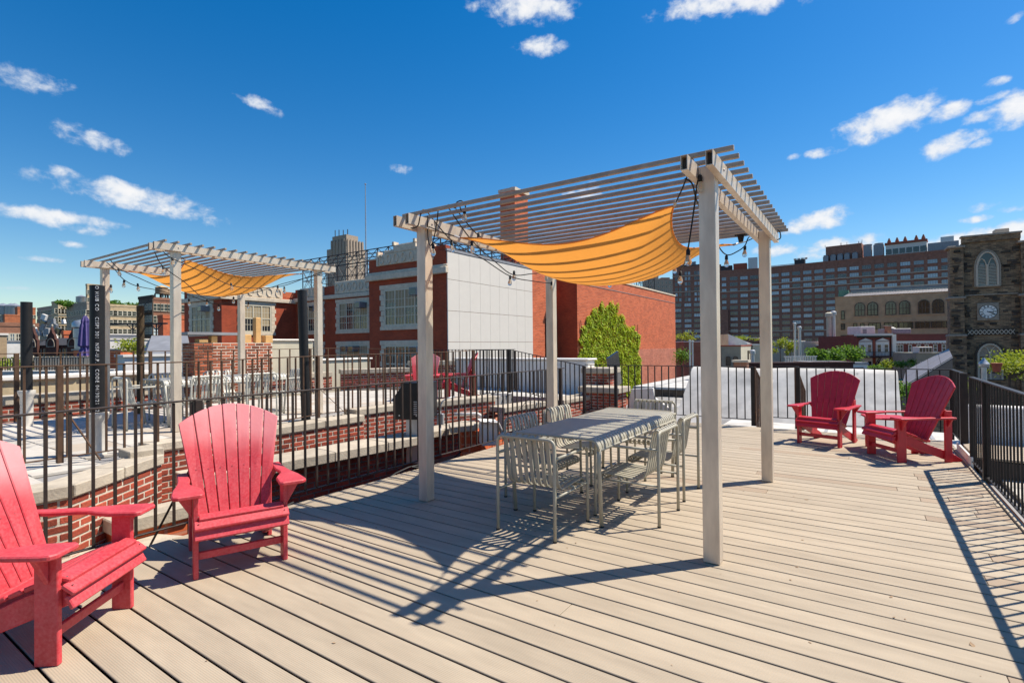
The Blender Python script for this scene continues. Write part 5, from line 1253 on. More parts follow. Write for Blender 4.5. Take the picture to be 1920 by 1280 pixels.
b = MB(); b.bar((-.1, -.045, .06), (.50, -.045, -.30), .045, .012, up=(0, 1, 0)); b.build('minute_hand', 'clock_black', ck)
# lattice band
z0, z1 = Zp(626.5), Zp(618); tw.part('band_back', 'church_quoin', (.3, -.1, z0-.08), (tw.L-.5, -.001, z1+.1))
n = 11
for i in range(n):
    x0 = .35+(tw.L-.9)*i/n; x1 = .35+(tw.L-.9)*(i+1)/n; b = MB(); b.bar((x0, -.13, z0), (x1, -.13, z1), .06, .05, up=(0, 1, 0)); b.bar((x0, -.135, z1), (x1, -.135, z0), .06, .05, up=(0, 1, 0)); b.build('lattice_cross', 'louvre', tw.o)
# lower traceried window
z0 = Zp(712); w = 1.85; hh = Zp(664)-z0; rise = Zp(645)-Zp(664)
b = MB(); arch_ring(b, pointed(w, hh, rise), .17, .22, -.06); b.bar((0, -.06, 0), (0, -.06, hh+.3), .13, .2, up=(0, 1, 0)); b.bar((-w/2, -.06, hh-1.05), (w/2, -.06, hh-1.05), .12, .18, up=(0, 1, 0))
for s in (-1, 1): arch_ring(b, pointed(w/2-.1, hh-.05, rise*.8, x0=s*w/4), .09, .16, -.05); arch_ring(b, pointed(w/2-.1, hh-1.7, .5, x0=s*w/4), .09, .14, -.05)
o = b.build('traceried_window', 'louvre', tw.o, bevel=.02); o.location = (cx+.1, 0, z0)
b = MB(); b.prism(pointed(w-.1, hh, rise), .02, lambda a, c, t: Vector((a, -.012+t, c))); b.build('boarding', 'church_trim', o)
for s in (-1, 1):
    for zz in (hh-.85, hh-2.0): b = MB(); b.b2((s*w/4-.3, -.05, zz), (s*w/4+.3, -.026, zz+.62)); b.build('pane', 'glass', o)
b = MB(); arch_ring(b, pointed(w+.36, hh+.06, rise+.15), .12, .2, -.08); c = b.build('hood_mould', 'church_quoin', tw.o); c.location = (cx+.1, 0, z0)
# lower church wall and grey sloping roof left of the tower
A, B = at(1700, 700, 52), at(1790, 690, 52)
nv = Bld('church_nave', 'low dark stone church wall beneath the sloping grey panel roof', 'church', at(1672, 700, 50), at(1800, 700, 50), -16, zat(1720, 716, 50), 5, 'church_stone')
rf = thing('panel_roof', 'sloping grey metal panel roof leaning against the church tower', 'roof', at(1745, 690, 46), 0)
q = [at(1690, 726, 43), at(1786, 668, 47.5), at(1779, 653, 52), at(1698, 694, 50)]
base = Vector(rf.location); q = [p-base for p in q]; nn = (q[1]-q[0]).cross(q[3]-q[0]).normalized()
for i in range(4):
    for j in range(2):
        f = lambda s, t: (q[0]*(1-s)+q[1]*s)*(1-t)+(q[3]*(1-s)+q[2]*s)*t
        a, c = i/4+.004, (i+1)/4-.004; d, e = j/2+.006, (j+1)/2-.006; P = [f(a, d), f(c, d), f(c, e), f(a, e)]
        b = MB(); b.add(P+[p-nn*.12 for p in P], [(0, 1, 2, 3), (7, 6, 5, 4), (0, 4, 5, 1), (1, 5, 6, 2), (2, 6, 7, 3), (3, 7, 4, 0)]); b.build('roof_panel', 'metal_roof', rf)
b = MB(); b.add(q+[p-Vector((0, 0, 1.6)) for p in q], [(0, 4, 5, 1), (1, 5, 6, 2), (2, 6, 7, 3), (3, 7, 4, 0)]); b.build('side_wall', 'tar', rf)

# ---------------------------------------------------------------- row houses before the parish house
Y = 72
rw = Bld('row_house', 'white and red row house with a black fire escape and a white roof hut', 'house', at(1607, 680, Y), at(1670, 680, Y), -16, zat(1640, 629, Y), 9, 'row_brick')
H = rw.H; F1 = lambda x: at(x, 680, Y).x-at(1607, 680, Y).x
for x0, x1 in ((.25, rw.L*.5-.25), (rw.L*.5+.25, rw.L-.25)):
    c = (x0+x1)/2
    for zz in (H-2.35, H-4.6, H-6.9):
        rw.part('painted_bay', 'white_trim', (x0, -.1, zz-.45), (x1, -.001, zz+1.5)); rw.win('front', c-.5, zz, .62, 1.15, 1, 2, .07, 'white_trim', 'glass', depth=.06, off=.1); rw.win('front', c+.5, zz, .62, 1.15, 1, 2, .07, 'white_trim', 'glass', depth=.06, off=.1)
    b = MB(); b.prism([(x0-.05, H-.75), (x1+.05, H-.75), (c, H-.35)], .12, lambda a, d, t: Vector((a, -.1+t, d))); b.build('window_head', 'white_trim', rw.o)
for zz in (H-3.0, H-5.3):
    rw.part('fire_escape_landing', 'steel_cage', (.1, -.95, zz), (rw.L-.1, -.15, zz+.07)); b = MB()
    for k in range(23): x = .15+(rw.L-.3)*k/22; b.bar((x, -.93, zz), (x, -.93, zz+.75), .035)
    b.bar((.1, -.93, zz+.75), (rw.L-.1, -.93, zz+.75), .05); b.build('fire_escape_rail', 'steel_cage', rw.o)
for (xa, za, xb, zb) in ((rw.L*.6, H-3.0, rw.L*.3, H-5.25), (rw.L*.62, H-5.3, rw.L*.35, H-7.5)):
    b = MB(); b.bar((xa, -.85, za), (xb, -.85, zb), .09); b.bar((xa, -.5, za), (xb, -.5, zb), .09); b.build('fire_escape_stair', 'steel_cage', rw.o)
rw.part('pipe', 'rust_red', (rw.L*.5-.15, -.14, 0), (rw.L*.5+.15, -.002, H-.6)); rw.part('cornice', 'white_trim', (-.1, -.35, H-.02), (rw.L+.1, .4, H+.28)); rw.part('frieze', 'black_metal', (-.02, -.2, H-.28), (rw.L+.02, -.001, H-.03))
rw.o.matrix_basis = Matrix.Translation(rw.o.location) @ Matrix.Rotation(rw.rz, 4, 'Z')
hut = on_roof(rw, F1(1633), F1(1661), 2, 5, .2, 1.35, 'roof_hut', 'small white roof hut with a grey door on the row house', 'white_paint', 'roof hut')
b = MB(); b.b2((-.75, -1.53, .2), (-.2, -1.502, .95)); b.build('door', 'rooftop_grey', hut)
cp_ = thing('chimney', 'small brick chimney between the two row houses', 'chimney', at(1671, 628, Y), 0); b = MB(); b.box((0, .6, .5), (.55, .6, 1.5)); b.build('stack', 'brown_brick', cp_); b = MB(); b.box((0, .6, 1.3), (.7, .7, .12)); b.build('cap', 'coping', cp_)
r2 = Bld('row_house', 'long dark red row house with white stone bands left of the church', 'house', at(1674, 680, Y), at(1800, 680, Y+.6), -16, zat(1720, 626, Y), 9, 'row_brick')
H = r2.H; G1 = lambda x: at(x, 680, Y).x-at(1674, 680, Y).x
r2.part('band', 'white_trim', (.4, -.16, H-1.25), (r2.L, -.001, H-.95)); r2.part('band', 'white_trim', (.4, -.16, H-2.75), (r2.L, -.001, H-2.55)); r2.part('downpipe_pilaster', 'white_trim', (-.15, -.2, H-3.1), (.4, -.001, H+.0))
for x, w in ((1686, 1.25), (1708, .5), (1725, .55), (1741, .55), (1758, .6), (1775, .6)): r2.win('front', G1(x), H-2.5, w, 1.05, 3 if w > 1 else 1, 2, .07, 'white_trim', 'glass', depth=.06)
for x, w in ((1686, 1.4), (1708, .8)):
    r2.win('front', G1(x), H-4.6, w, 1.05, 3 if w > 1 else 1, 2, .07, 'white_trim', 'glass_dark', depth=.06); r2.part('lintel', 'white_trim', (G1(x)-w/2-.2, -.12, H-3.5), (G1(x)+w/2+.2, -.001, H-3.25)); r2.part('keystone', 'white_trim', (G1(x)-.1, -.14, H-3.28), (G1(x)+.1, -.001, H-3.1))
for k in range(26): x = .6+k*.42; r2.part('dentil', 'white_trim', (x, -.2, H-1.36), (x+.14, -.001, H-1.26))
r2.o.matrix_basis = Matrix.Translation(r2.o.location) @ Matrix.Rotation(r2.rz, 4, 'Z')
o = on_roof(r2, G1(1699), G1(1735), 2, 5, .1, .85, 'skylight', 'dark skylight box with a pale vent on the red row house roof', 'rooftop_grey', 'skylight'); b = MB(); b.lathe([(.5, .85), (.5, .95), (.2, 1.1)], 10, (-.4, 0, 0)); b.build('vent', 'panel_white', o)
gx = Bld('rear_extension', 'grey green rear extension with a white bay window before the red row house', 'house', at(1718, 690, 66), at(1772, 690, 66), -16, zat(1740, 661, 66), 4, 'grey_stucco')
gx.part('bay_window', 'white_trim', (.3, -.1, gx.H-.05), (2.0, 1.0, gx.H+.75), bevel=.03)
for k in range(4): gx.part('bay_pane', 'glass', (.42+.4*k, -.13, gx.H+.1), (.7+.4*k, -.101, gx.H+.6))
gx.win('front', .9, gx.H-1.9, .8, .8, 2, 1, .06, 'white_trim', 'glass_dark', depth=.05)

# ---------------------------------------------------------------- low roofs and yards
def along(P, D, px):      # where the line P + t*D crosses the picture column px
    d = ray(px, 640); n = Vector((d.y, -d.x, 0)); P = Vector((P.x, P.y, 0)); return P-D*(P.dot(n)/D.dot(n))
def lowb(name, label, xl, xr, Y, ytop, depth, m, cat='building', Yr=None, cap='white_trim', caph=.12, lit=False):
    A = at(xl, 690, Y); B = along(A, UU, xr) if lit else at(xr, 690, Yr or Y)
    b = Bld(name, label, cat, A, B, -16, zat((xl+xr)/2, ytop, (A.y+B.y)/2), depth, m)
    if cap: b.roofline(cap, caph, .25, .06)
    b.o.matrix_basis = Matrix.Translation(b.o.location) @ Matrix.Rotation(b.rz, 4, 'Z'); return b
C_ = at(1389, 690, 44); L_ = along(C_, VV, 1352); E_ = along(C_, UU, 1414)
gs = Bld('stucco_house', 'grey green stucco house with two arched windows and a cream sunlit side', 'building', L_, C_, -16, zat(1389, 649, 44), (E_-Vector((C_.x, C_.y, 0))).length, 'grey_stucco')
gs.part('side_wall', 'cream', (gs.L+.002, .0, 0), (gs.L+.03, gs.D, gs.H-.02)); gs.roofline('rust_red', .1, .2, .06)
for x in (1365, 1379): gs.win('front', (along(C_, VV, x)-Vector((L_.x, L_.y, 0))).length, gs.H-1.65, .38, .8, 1, 2, .05, 'church_quoin', 'glass_dark', arch=.12, depth=.06)
gs.part('pipe', 'church_quoin', (gs.L+.03, gs.D*.45, gs.H-1.7), (gs.L+.1, gs.D*.5, gs.H-.4))
lowb('low_house', 'small cream block with vents beside the stucco house', 1412, 1446, 48, 647, 6, 'cream')
sk = thing('skylight', 'white sloped skylight on the stucco house roof', 'skylight', at(1378, 648, 49), 0); b = MB(); b.prism([(0, 0), (2.6, 0), (.0, 1.1)], 3, lambda a, c, t: Vector((a-.6, 1.5+t, c))); b.build('glazing', 'white_paint', sk)
dk = lowb('low_wall', 'long brown timber fence wall beyond the white parapet', 1395, 1600, 30, 683, .6, 'brownstone', 'wall', cap='brownstone')
ln = lowb('garden_shed', 'low white rendered shed roof below the green trees', 1553, 1626, 34, 683, 4, 'white_paint', cap='rooftop_grey'); ln.part('vent_window', 'glass_dark', (ln.L*.62, -.04, ln.H-.65), (ln.L*.9, -.002, ln.H-.2))
lowb('terrace_house', 'cream house with a big glass front below the factory', 1508, 1565, 84, 641, 6, 'cream').grid('front', span(4, 1.2, 4.2), [13.4], 1.0, 1.2, ('glass',), ft=.08)
lowb('terrace_house', 'white flat roofed house strip left below the factory', 1446, 1510, 88, 640, 8, 'cream')
lowb('row_of_backs', 'dull brick house backs left of the stucco house', 1283, 1352, 70, 641, 8, 'brown_brick')
lowb('row_of_backs', 'dark brick house backs under the factory windows', 1352, 1448, 92, 634, 8, 'brown_brick')
lowb('brick_house', 'dark red low house behind the green trees', 1560, 1612, 80, 648, 6, 'row_brick')
cr1 = thing('balcony', 'white roof terrace with railings and a deck chair', 'terrace', at(1497, 681, 40), 0)
b = MB(); b.b2((-2.6, 0, -.9), (2.6, 3, -.3)); b.build('floor', 'cream', cr1)
for k in range(19): b = MB(); x = -1.0+.13*k; b.box((x, .0, .12), (.05, .03, .8)); b.build('baluster', 'white_trim', cr1)
b = MB(); b.bar((-1.1, 0, .53), (1.45, 0, .53), .06); b.build('top_rail', 'white_trim', cr1)
b = MB(); b.bar((-2.3, .4, .3), (-1.5, .4, -.25), .5, .05); b.bar((-2.3, .4, -.2), (-1.4, .4, -.25), .5, .05); b.build('deck_chair', 'white_trim', cr1)
for i, (px, py, Y, h, r, lab) in enumerate([(1411, 690, 36, 1.0, .14, 'grey chimney vent on the cream house'), (1491, 684, 44, 3.4, .09, 'tall thin steel flue on the low roofs'), (1500, 680, 46, 3.0, .12, 'second grey flue beside the tall one'), (1299, 690, 30, 1.5, .05, 'thin grey pipe on the low roofs left'), (1294, 700, 26, 1.6, .04, 'thin rooftop pipe left of the near post'), (1555, 645, 80, 4.2, .35, 'cream chimney with pots below the factory'), (1563, 645, 80, 4.5, .3, 'dark chimney with pots below the factory')]):
    o = thing('roof_flue', lab, 'flue', at(px, py, Y), 0); b = MB(); b.lathe([(r, -1), (r, h), (r*1.5, h), (r*1.5, h+r*1.5), (r*.6, h+r*2)], 10); b.build('pipe', 'galv' if i != 5 else 'cream', o, smooth=True)
# white roof parapet just beyond the far railing
wp = thing('roof_parapet', 'broad white painted roof parapet behind the far railing and red chair', 'wall', W(11.2, 0, 0), RZ)
vL, _ = onu(1300, 700, 12.2); vR, _ = onu(1683, 700, 12.2); zt = onu(1500, 692, 12.2)[1]
N = 10
sec = [(-.75, -1.2), (-.62, -.32), (.72, zt-.2), (.86, zt-.06), (1.0, zt), (1.3, zt+.01), (1.45, zt-.1), (1.5, -1.6)]
b = MB(); ys = [vR+(vL-vR)*i/N for i in range(N+1)]
for y in ys: b.v += [(x+.015*math.sin(y*3), y, z+.02*math.sin(y*2.3)) for x, z in sec]
k = len(sec)
for i in range(N):
    for j in range(k-1): b.f.append((i*k+j, i*k+j+1, (i+1)*k+j+1, (i+1)*k+j)); b.m.append(0)
b.f.append(tuple(range(k))); b.f.append(tuple(N*k+j for j in range(k))[::-1]); b.m += [0, 0]
b.build('wall', 'white_roof', wp, smooth=True)
for y in (vR+1.0, vR+2.1, vR+3.2):
    b = MB(); b.bar((-.60, y, -.318), (.70, y, zt-.22), .05, .02); b.build('seam', 'white_paint', wp)
b = MB(); b.bar((.1, vR, .125), (.1, vL, .12), .012, .03); b.build('membrane_lap', 'rooftop_grey', wp)
sp2 = thing('roof_slab', 'pale dirty membrane roof with black patches right below the far railing', 'roof', W(10.2, 3.2, -.35), RZ)
b = MB(); b.b2((-.6, -1.0, -.3), (7.2, 2.4, 0)); b.build('membrane', 'roof_dirty', sp2)
sp4 = thing('roof_slab', 'white membrane roof strip between the far railing and the white parapet', 'roof', W(10.2, 0, -.12), RZ)
b = MB(); b.b2((-.75, -8, -.3), (.86, 2.15, 0)); b.build('membrane', 'white_roof', sp4)
sp3 = thing('low_roof', 'raised white flat roof with a green fascia beside the ivy wall', 'roof', W(17.0, 5.0, 0), RZ)
b = MB(); b.b2((0, -4.2, -.55), (9, 1.5, -.05)); b.build('membrane', 'white_roof', sp3)
b = MB(); b.b2((-.06, -4.2, -.6), (-.003, 1.5, -.12)); b.build('fascia', 'church_quoin', sp3)
b = MB(); b.b2((-.4, -4.2, -3), (-.1, 1.5, -.62)); b.build('wall', 'brownstone', sp3)
for (x, y, s, m) in ((1.5, -1.2, .35, 'white_paint'), (3.6, -.2, .3, 'galv'), (4.2, .4, .3, 'rooftop_grey')):
    b = MB(); b.lathe([(s*.6, -.05), (s*.6, s), (s, s), (s, s*1.3), (.02, s*1.5)], 10, (x, y, 0)); b.build('vent', m, sp3)
for k in range(5): b = MB(); b.b2((.02, -3.6+1.1*k, -.05), (8.9, -3.55+1.1*k, -.042)); b.build('membrane_seam', 'rooftop_grey', sp3)
for k in range(4): b = MB(); b.b2((-.5, -.7+.85*k, 0), (7.1, -.66+.85*k, .007)); b.build('membrane_seam', 'rooftop_grey', sp2)
for k in range(6): b = MB(); b.b2((-.7, -6.5+1.4*k, 0), (.8, -6.45+1.4*k, .008)); b.build('membrane_seam', 'rooftop_grey', sp4)
ch2 = thing('chimney', 'little brick chimney on the white roof beside the ivy', 'chimney', W(18.6, 3.35, 0), RZ); b = MB(); b.b2((-.2, -.2, -.2), (.2, .2, .75)); b.build('stack', 'brown_brick', ch2); b = MB(); b.b2((-.25, -.25, .752), (.25, .25, .82)); b.build('cap', 'coping', ch2)
# brick pier with two copings and the white flashing behind the table
def pier(label, u, v, du, dv, z0, z1):
    o = thing('brick_pier', label, 'pier', W(u, v, 0), RZ); brick_face(o, (0, dv), (0, 0), z0, z1, back=du*.5, limit=150); brick_face(o, (0.0, 0), (du, 0), z0, z1, back=dv*.5, limit=100)
    b = MB(); b.b2((-.08, -.08, z1+.002), (du+.08, dv+.08, z1+.13)); b.build('coping_stone', 'coping', o, bevel=.012); return o
pier('taller brick pier with a sandy coping at the end of the white wall', 11.6, 5.05, .5, .62, -.5, .68)
pier('lower brick pier with a sandy coping beside the white flashing', 10.9, 4.55, .55, .85, -.6, .28)
fl_ = thing('flashing', 'white painted sloping flashing beside the brick pier', 'flashing', W(11.35, 4.15, 0), RZ); b = MB(); b.prism([(.55, -.6), (.22, .36), (-.28, .40), (-.30, .18), (-.62, -.05), (-.62, -.6)], .10, lambda a, c, t: Vector((t+.25*(.4-c), a, c))); b.build('sheet', 'white_paint', fl_, bevel=.01)
bw = thing('dark_hatch', 'dark blue grey metal hatch leaning beside the ivy', 'hatch', W(14.2, 6.0, 0), RZ); b = MB(); b.box((0, 0, .6), (.8, .06, 1.0), Matrix.Rotation(R(-14), 3, 'Y')); b.build('leaf', 'glass_dark', bw, bevel=.01)
# right foreground beyond the right railing
rl = thing('lower_terrace', 'tiled lower terrace beyond the right railing', 'terrace', W(4, -4, -.1), RZ)
for i in range(14):
    for j in range(9): b = MB() if (i, j) == (0, 0) else None; obj('tile', cached('tile_l', lambda: MB().box((0, 0, 0), (.6, .6, .04)).mesh('tile', 'paver', bevel=.004)), rl, (-4+.62*i, 2.5-.62*j, -.02+random.uniform(-.003, .003)))
b = MB(); b.b2((-5, -4, -.5), (5.5, 2.9, -.05)); b.build('slab', 'grey_roof', rl)
wr = thing('terrace_wall', 'white rendered low wall beyond the bridge with trees behind', 'wall', W(10.1, -1.6, 0), RZ); b = MB(); b.b2((0, -7, -1), (.3, .3, .42)); b.build('wall', 'white_paint', wr, bevel=.02)
sb2 = thing('side_building', 'low pale block at the right edge with a brick end', 'building', W(8.6, -3.6, 0), RZ); b = MB(); b.b2((0, -2.4, -1), (.8, 0, .55)); b.build('wall', 'row_brick', sb2); b = MB(); b.b2((-.06, -2.46, .553), (.86, .06, .62)); b.build('coping', 'white_trim', sb2)
vt = thing('vent_cowl', 'small galvanised vent cowl before the church window', 'vent', at(1845, 705, 16), 0); b = MB(); b.lathe([(.07, -1.5), (.07, .28), (.13, .3), (.14, .38), (.05, .5), (.03, .56)], 10); b.build('cowl', 'galv', vt, smooth=True)
po = thing('plant_pot', 'terracotta planter in the tree leaves at the right', 'planter', at(1869, 697, 16.5), 0); b = MB(); b.lathe([(.09, 0), (.13, .24), (.15, .24), (.15, .28), (.12, .28)], 12); b.build('pot', 'rust_red', po, smooth=True)

# ---------------------------------------------------------------- trees
def tree(label, px, py, Y, w, h, m='leaf_green', n=1400, leaf=.22, group=None, trunk=True, lobes=6, name='tree'):
    """crown centre at the picture point, w wide and h high, metres"""
    c = at(px, py, Y); zb = -16 if trunk else c.z-h/2-.3; o = thing(name, label, 'tree' if trunk else 'shrub', (c.x, c.y, zb), 0, group); cz = c.z-zb; pts = []
    L = [(random.gauss(0, .24)*w, random.gauss(0, .24)*w, random.gauss(0, .2)*h, random.uniform(.22, .4)) for _ in range(lobes)]+[(0, 0, 0, .36)]
    while len(pts) < n:
        lx, ly, lz, lr = random.choice(L); d = Vector((random.gauss(0, 1), random.gauss(0, 1), random.gauss(0, 1))).normalized()*min(1.35, abs(random.gauss(.72, .30)))
        pts.append(Vector((lx+d.x*lr*w, ly+d.y*lr*w, cz+lz+d.z*lr*h)))
    tag(leaf_cloud(pts, leaf, m, 'crown', o), kind='stuff')
    if trunk:
        b = MB(); b.tube([(0, 0, 0), (.05*w, 0, cz*.5), (0, .03*w, cz-h*.2)], .03*w+.08, 7, r2=.02*w); b.build('trunk', 'bark', o)
        for k in range(5):
            lx, ly, lz, lr = random.choice(L); b = MB(); b.tube([(0, .02*w, cz-h*.35), (lx*.5, ly*.5, cz+lz*.4-h*.05), (lx, ly, cz+lz)], .012*w+.02, 5, r2=.01); b.build('limb', 'bark', o)
    return o
G = 'trees in the yards behind the roofs'
for a in [('dark green yard tree left of the fire escape house', 1563, 668, 44, 1.7, 1.3), ('biggest dark green yard tree before the fire escape house', 1597, 664, 45, 1.9, 1.7), ('dark green tree behind the white roof terrace', 1536, 667, 43, 1.3, 1.0)]: tree(*a, n=1500, leaf=.17, group=G)
tree('small yellow green bush tree below the factory left', 1463, 646, 60, 1.7, 1.3, 'leaf_bright', 600, .17, G); tree('small light green tree right of the yellow bush', 1482, 648, 60, 1.2, 1.4, 'leaf_bright', 500, .17, G)
tree('green shrub at the foot of the ivy wing corner', 1277, 661, 60, 2.4, 1.6, 'leaf_green', 700, .2, G); tree('green roof garden plants below the left factory', 1295, 633, 75, 3.2, 1.2, 'leaf_bright', 500, .2, G); tree('green roof garden plants below the middle factory', 1390, 635, 78, 3.4, .9, 'leaf_bright', 400, .2, G)
tree('round yellow green shrub right of the fire escape', 1660, 684, 52, 1.0, 1.2, 'leaf_bright', 500, .13, G); tree('low green hedge tree under the fire escape', 1640, 690, 50, 2.4, .8, 'leaf_green', 600, .13, G); tree('olive tree before the dark row house', 1690, 683, 54, 1.8, .9, 'leaf_green', 500, .14, G); tree('dark round shrub by the grey extension', 1711, 681, 55, .9, 1.1, 'leaf_green', 400, .12, G)
tree('bright green tree top at the right edge before the church', 1895, 688, 17, 1.6, .95, 'leaf_bright', 1500, .075, G, lobes=9); tree('bright green branches above the right railing', 1905, 668, 18, 1.2, .5, 'leaf_bright', 500, .075, G)
tree('green shrubs behind the angled red chair', 1690, 728, 16, .95, .5, 'leaf_green', 900, .06, G); tree('green shrub between the two far red chairs backs', 1672, 736, 15.5, .5, .4, 'leaf_green', 500, .055, G); tree('leafy green shrub right of the short railing panel', 1813, 728, 15.5, .5, .55, 'leaf_bright', 600, .06, G)

# ================================================================== LEFT BACKGROUND
def city(name, label, xl, xc, xr, Y, ytop, m, rows, cols, ww, wh, fl=3.3, top=2.6, sidecols=0, gl=('glass', 'glass_dark'), ft=.16, lit=None, sw=None, **k):
    """corner block on the street grid: shaded front from xl to the corner xc, sunlit side from xc to xr"""
    C = at(xc, 620, Y); A = along(C, VV, xl); E = along(C, UU, xr); z1 = zat(xc, ytop, Y)
    b = Bld(name, label, 'building', A, C, -16, z1, (E-Vector((C.x, C.y, 0))).length, m)
    if rows and cols: b.grid('front', span(cols, b.L*.5/cols, b.L-b.L*.5/cols), [b.H-top-fl*i for i in range(rows)], ww, wh, gl, ft=ft, depth=.2, **k)
    if rows and sidecols: b.grid('right', span(sidecols, b.D*.5/sidecols, b.D-b.D*.5/sidecols), [b.H-top-fl*i for i in range(rows)], sw or ww, wh, gl, ft=ft, depth=.2, **k)
    b.roofline(m, .8, .4, .1); b.o.matrix_basis = Matrix.Translation(b.o.location) @ Matrix.Rotation(b.rz, 4, 'Z'); return b
cA = city('apartment_block', 'bright orange brick block left of the first black pipe', 6, 9, 46, 250, 592, 'orange_brick', 3, 0, 4.0, 1.6, fl=6.5, top=6, sidecols=4)
cB = city('apartment_block', 'taller orange brick block behind the first black pipe', 28, 33, 67, 270, 578, 'orange_brick', 4, 1, 2.2, 1.8, fl=4.5, top=5, sidecols=4)
city('apartment_block', 'dark flat factory block far left behind the orange one', -40, 24, 34, 330, 590, 'grey_brick', 2, 8, 3, 2, fl=4, top=4, sidecols=2)
cC = city('loft_block', 'grey loft building with wide windows left of the tan corner block', 70, 98, 101, 250, 576, 'grey_brick', 6, 4, 5.5, 2.4, fl=3.9, top=3.5, nx=4)
cD = city('loft_block', 'tan corner block with banded windows and roof garden', 97, 109, 126, 215, 567, 'beige_brick', 7, 2, 5.0, 2.0, fl=3.5, top=4.5, nx=3, sidecols=3, sw=3.4)
for i in range(7): cD.part('band', 'cream', (cD.L, -.1, cD.H-5.2-3.5*i), (cD.L+.25, cD.D, cD.H-4.9-3.5*i))
cE = city('apartment_block', 'wide grey tan block with small windows left of the lettered pipe', 125, 163, 168, 195, 569, 'grey_brick', 9, 8, 1.6, 1.9, fl=3.3, top=4.2, nx=1, sidecols=1)
cF = city('apartment_tower', 'tall tan slab behind the lettered pipe', 161, 164, 190, 240, 535, 'beige_brick', 11, 0, 1.8, 2.0, fl=3.6, top=4, sidecols=4)
cG = city('apartment_block', 'pale tan apartment block with air conditioners right of the first pergola post', 200, 207, 260, 190, 574, 'beige_brick', 5, 1, 2.4, 1.9, fl=3.35, top=3.4, nx=2, sidecols=6, sw=3.0)
cH = city('apartment_block', 'brown brick apartment block with a wooden water tank on top', 280, 287, 352, 150, 562, 'brown_brick', 5, 1, 2.0, 2.2, fl=3.5, top=3.2, gl=('glass', 'glass_sky', 'glass_dark'), sidecols=5)
cI = city('apartment_block', 'dark block with fire escapes left of the brown one', 260, 286, 288, 146, 558, 'church_quoin', 5, 4, 1.6, 1.9, fl=3.4, top=3.4)
for r_ in range(5):
    b = MB(); b.b2((.5, -1.1, cI.H-4.1-3.4*r_), (cI.L-.3, -.1, cI.H-4.0-3.4*r_)); b.bar((.5, -1.05, cI.H-3.0-3.4*r_), (cI.L-.3, -1.05, cI.H-3.0-3.4*r_), .1); b.bar((.8, -.6, cI.H-4.1-3.4*r_), (cI.L-.8, -.6, cI.H-.7-3.4*r_), .12); b.build('fire_escape', 'steel_cage', cI.o)
cJ = city('brick_house', 'plain red brick house below the brown apartment block', 296, 306, 354, 110, 597, 'wing_brick', 1, 0, 1.3, 1.5, top=5, sidecols=1)
city('brick_house', 'low brown brick houses behind the first black pipe', -14, -6, 72, 110, 611, 'brown_brick', 2, 1, 1.3, 1.9, fl=4.2, top=3.4, gl=('glass_sky', 'glass'), sidecols=7)
city('brick_house', 'small red brick bulkhead right of the gothic house', 116, 120, 142, 105, 627, 'wing_brick', 0, 0, 1, 1)
def water_tank(label, px, py, Y, r, h, m='tank_wood'):
    o = thing('water_tank', label, 'water tank', at(px, py, Y), 0, 'water tanks on the skyline')
    for sx in (-1, 1):
        for sy in (-1, 1): b = MB(); b.bar((sx*r*.7, sy*r*.7, -.6*h), (sx*r*.7, sy*r*.7, .02), .3); b.build('leg', 'steel_cage', o)
    b = MB(); b.lathe([(r, 0), (r*.97, h)], 16); b.build('tank', m, o, smooth=True)
    b = MB(); b.lathe([(r*1.06, h), (.05, h*1.35)], 16); b.build('roof', 'terracotta' if m == 'tank_wood' else 'galv', o); return o
water_tank('pale wooden water tank on the brown apartment block', 303, 551, 158, 1.7, 1.9)
water_tank('second smaller wooden tank beside the first', 312, 553, 160, 1.4, 1.6)
water_tank('grey water tank on the roof garden skyline', 153, 567, 245, 2.2, 2.6, 'tank_metal')
for i, (px, lab) in enumerate(((6, 'squat grey tank at the far left skyline'), (21, 'grey tank left of the orange block'), (28, 'tall grey tank behind the orange block'))): water_tank(lab, px, 590, 300, 3.2 if i else 4, 5, 'tank_metal')
for px, py, w in ((117, 567, 9), (138, 570, 10), (210, 569, 9), (222, 571, 8), (250, 572, 9)): tree({117: 'roof garden trees on the tan corner block', 138: 'row of roof garden trees left of the grey tank', 210: 'dark conifers on the pale block roof', 222: 'roof shrubs right of the conifers', 250: 'roof shrubs beside the rusty pipe top'}[px], px, py, 205, w*.55, 2.4, 'leaf_green', 350, .7, 'roof garden trees', trunk=False)
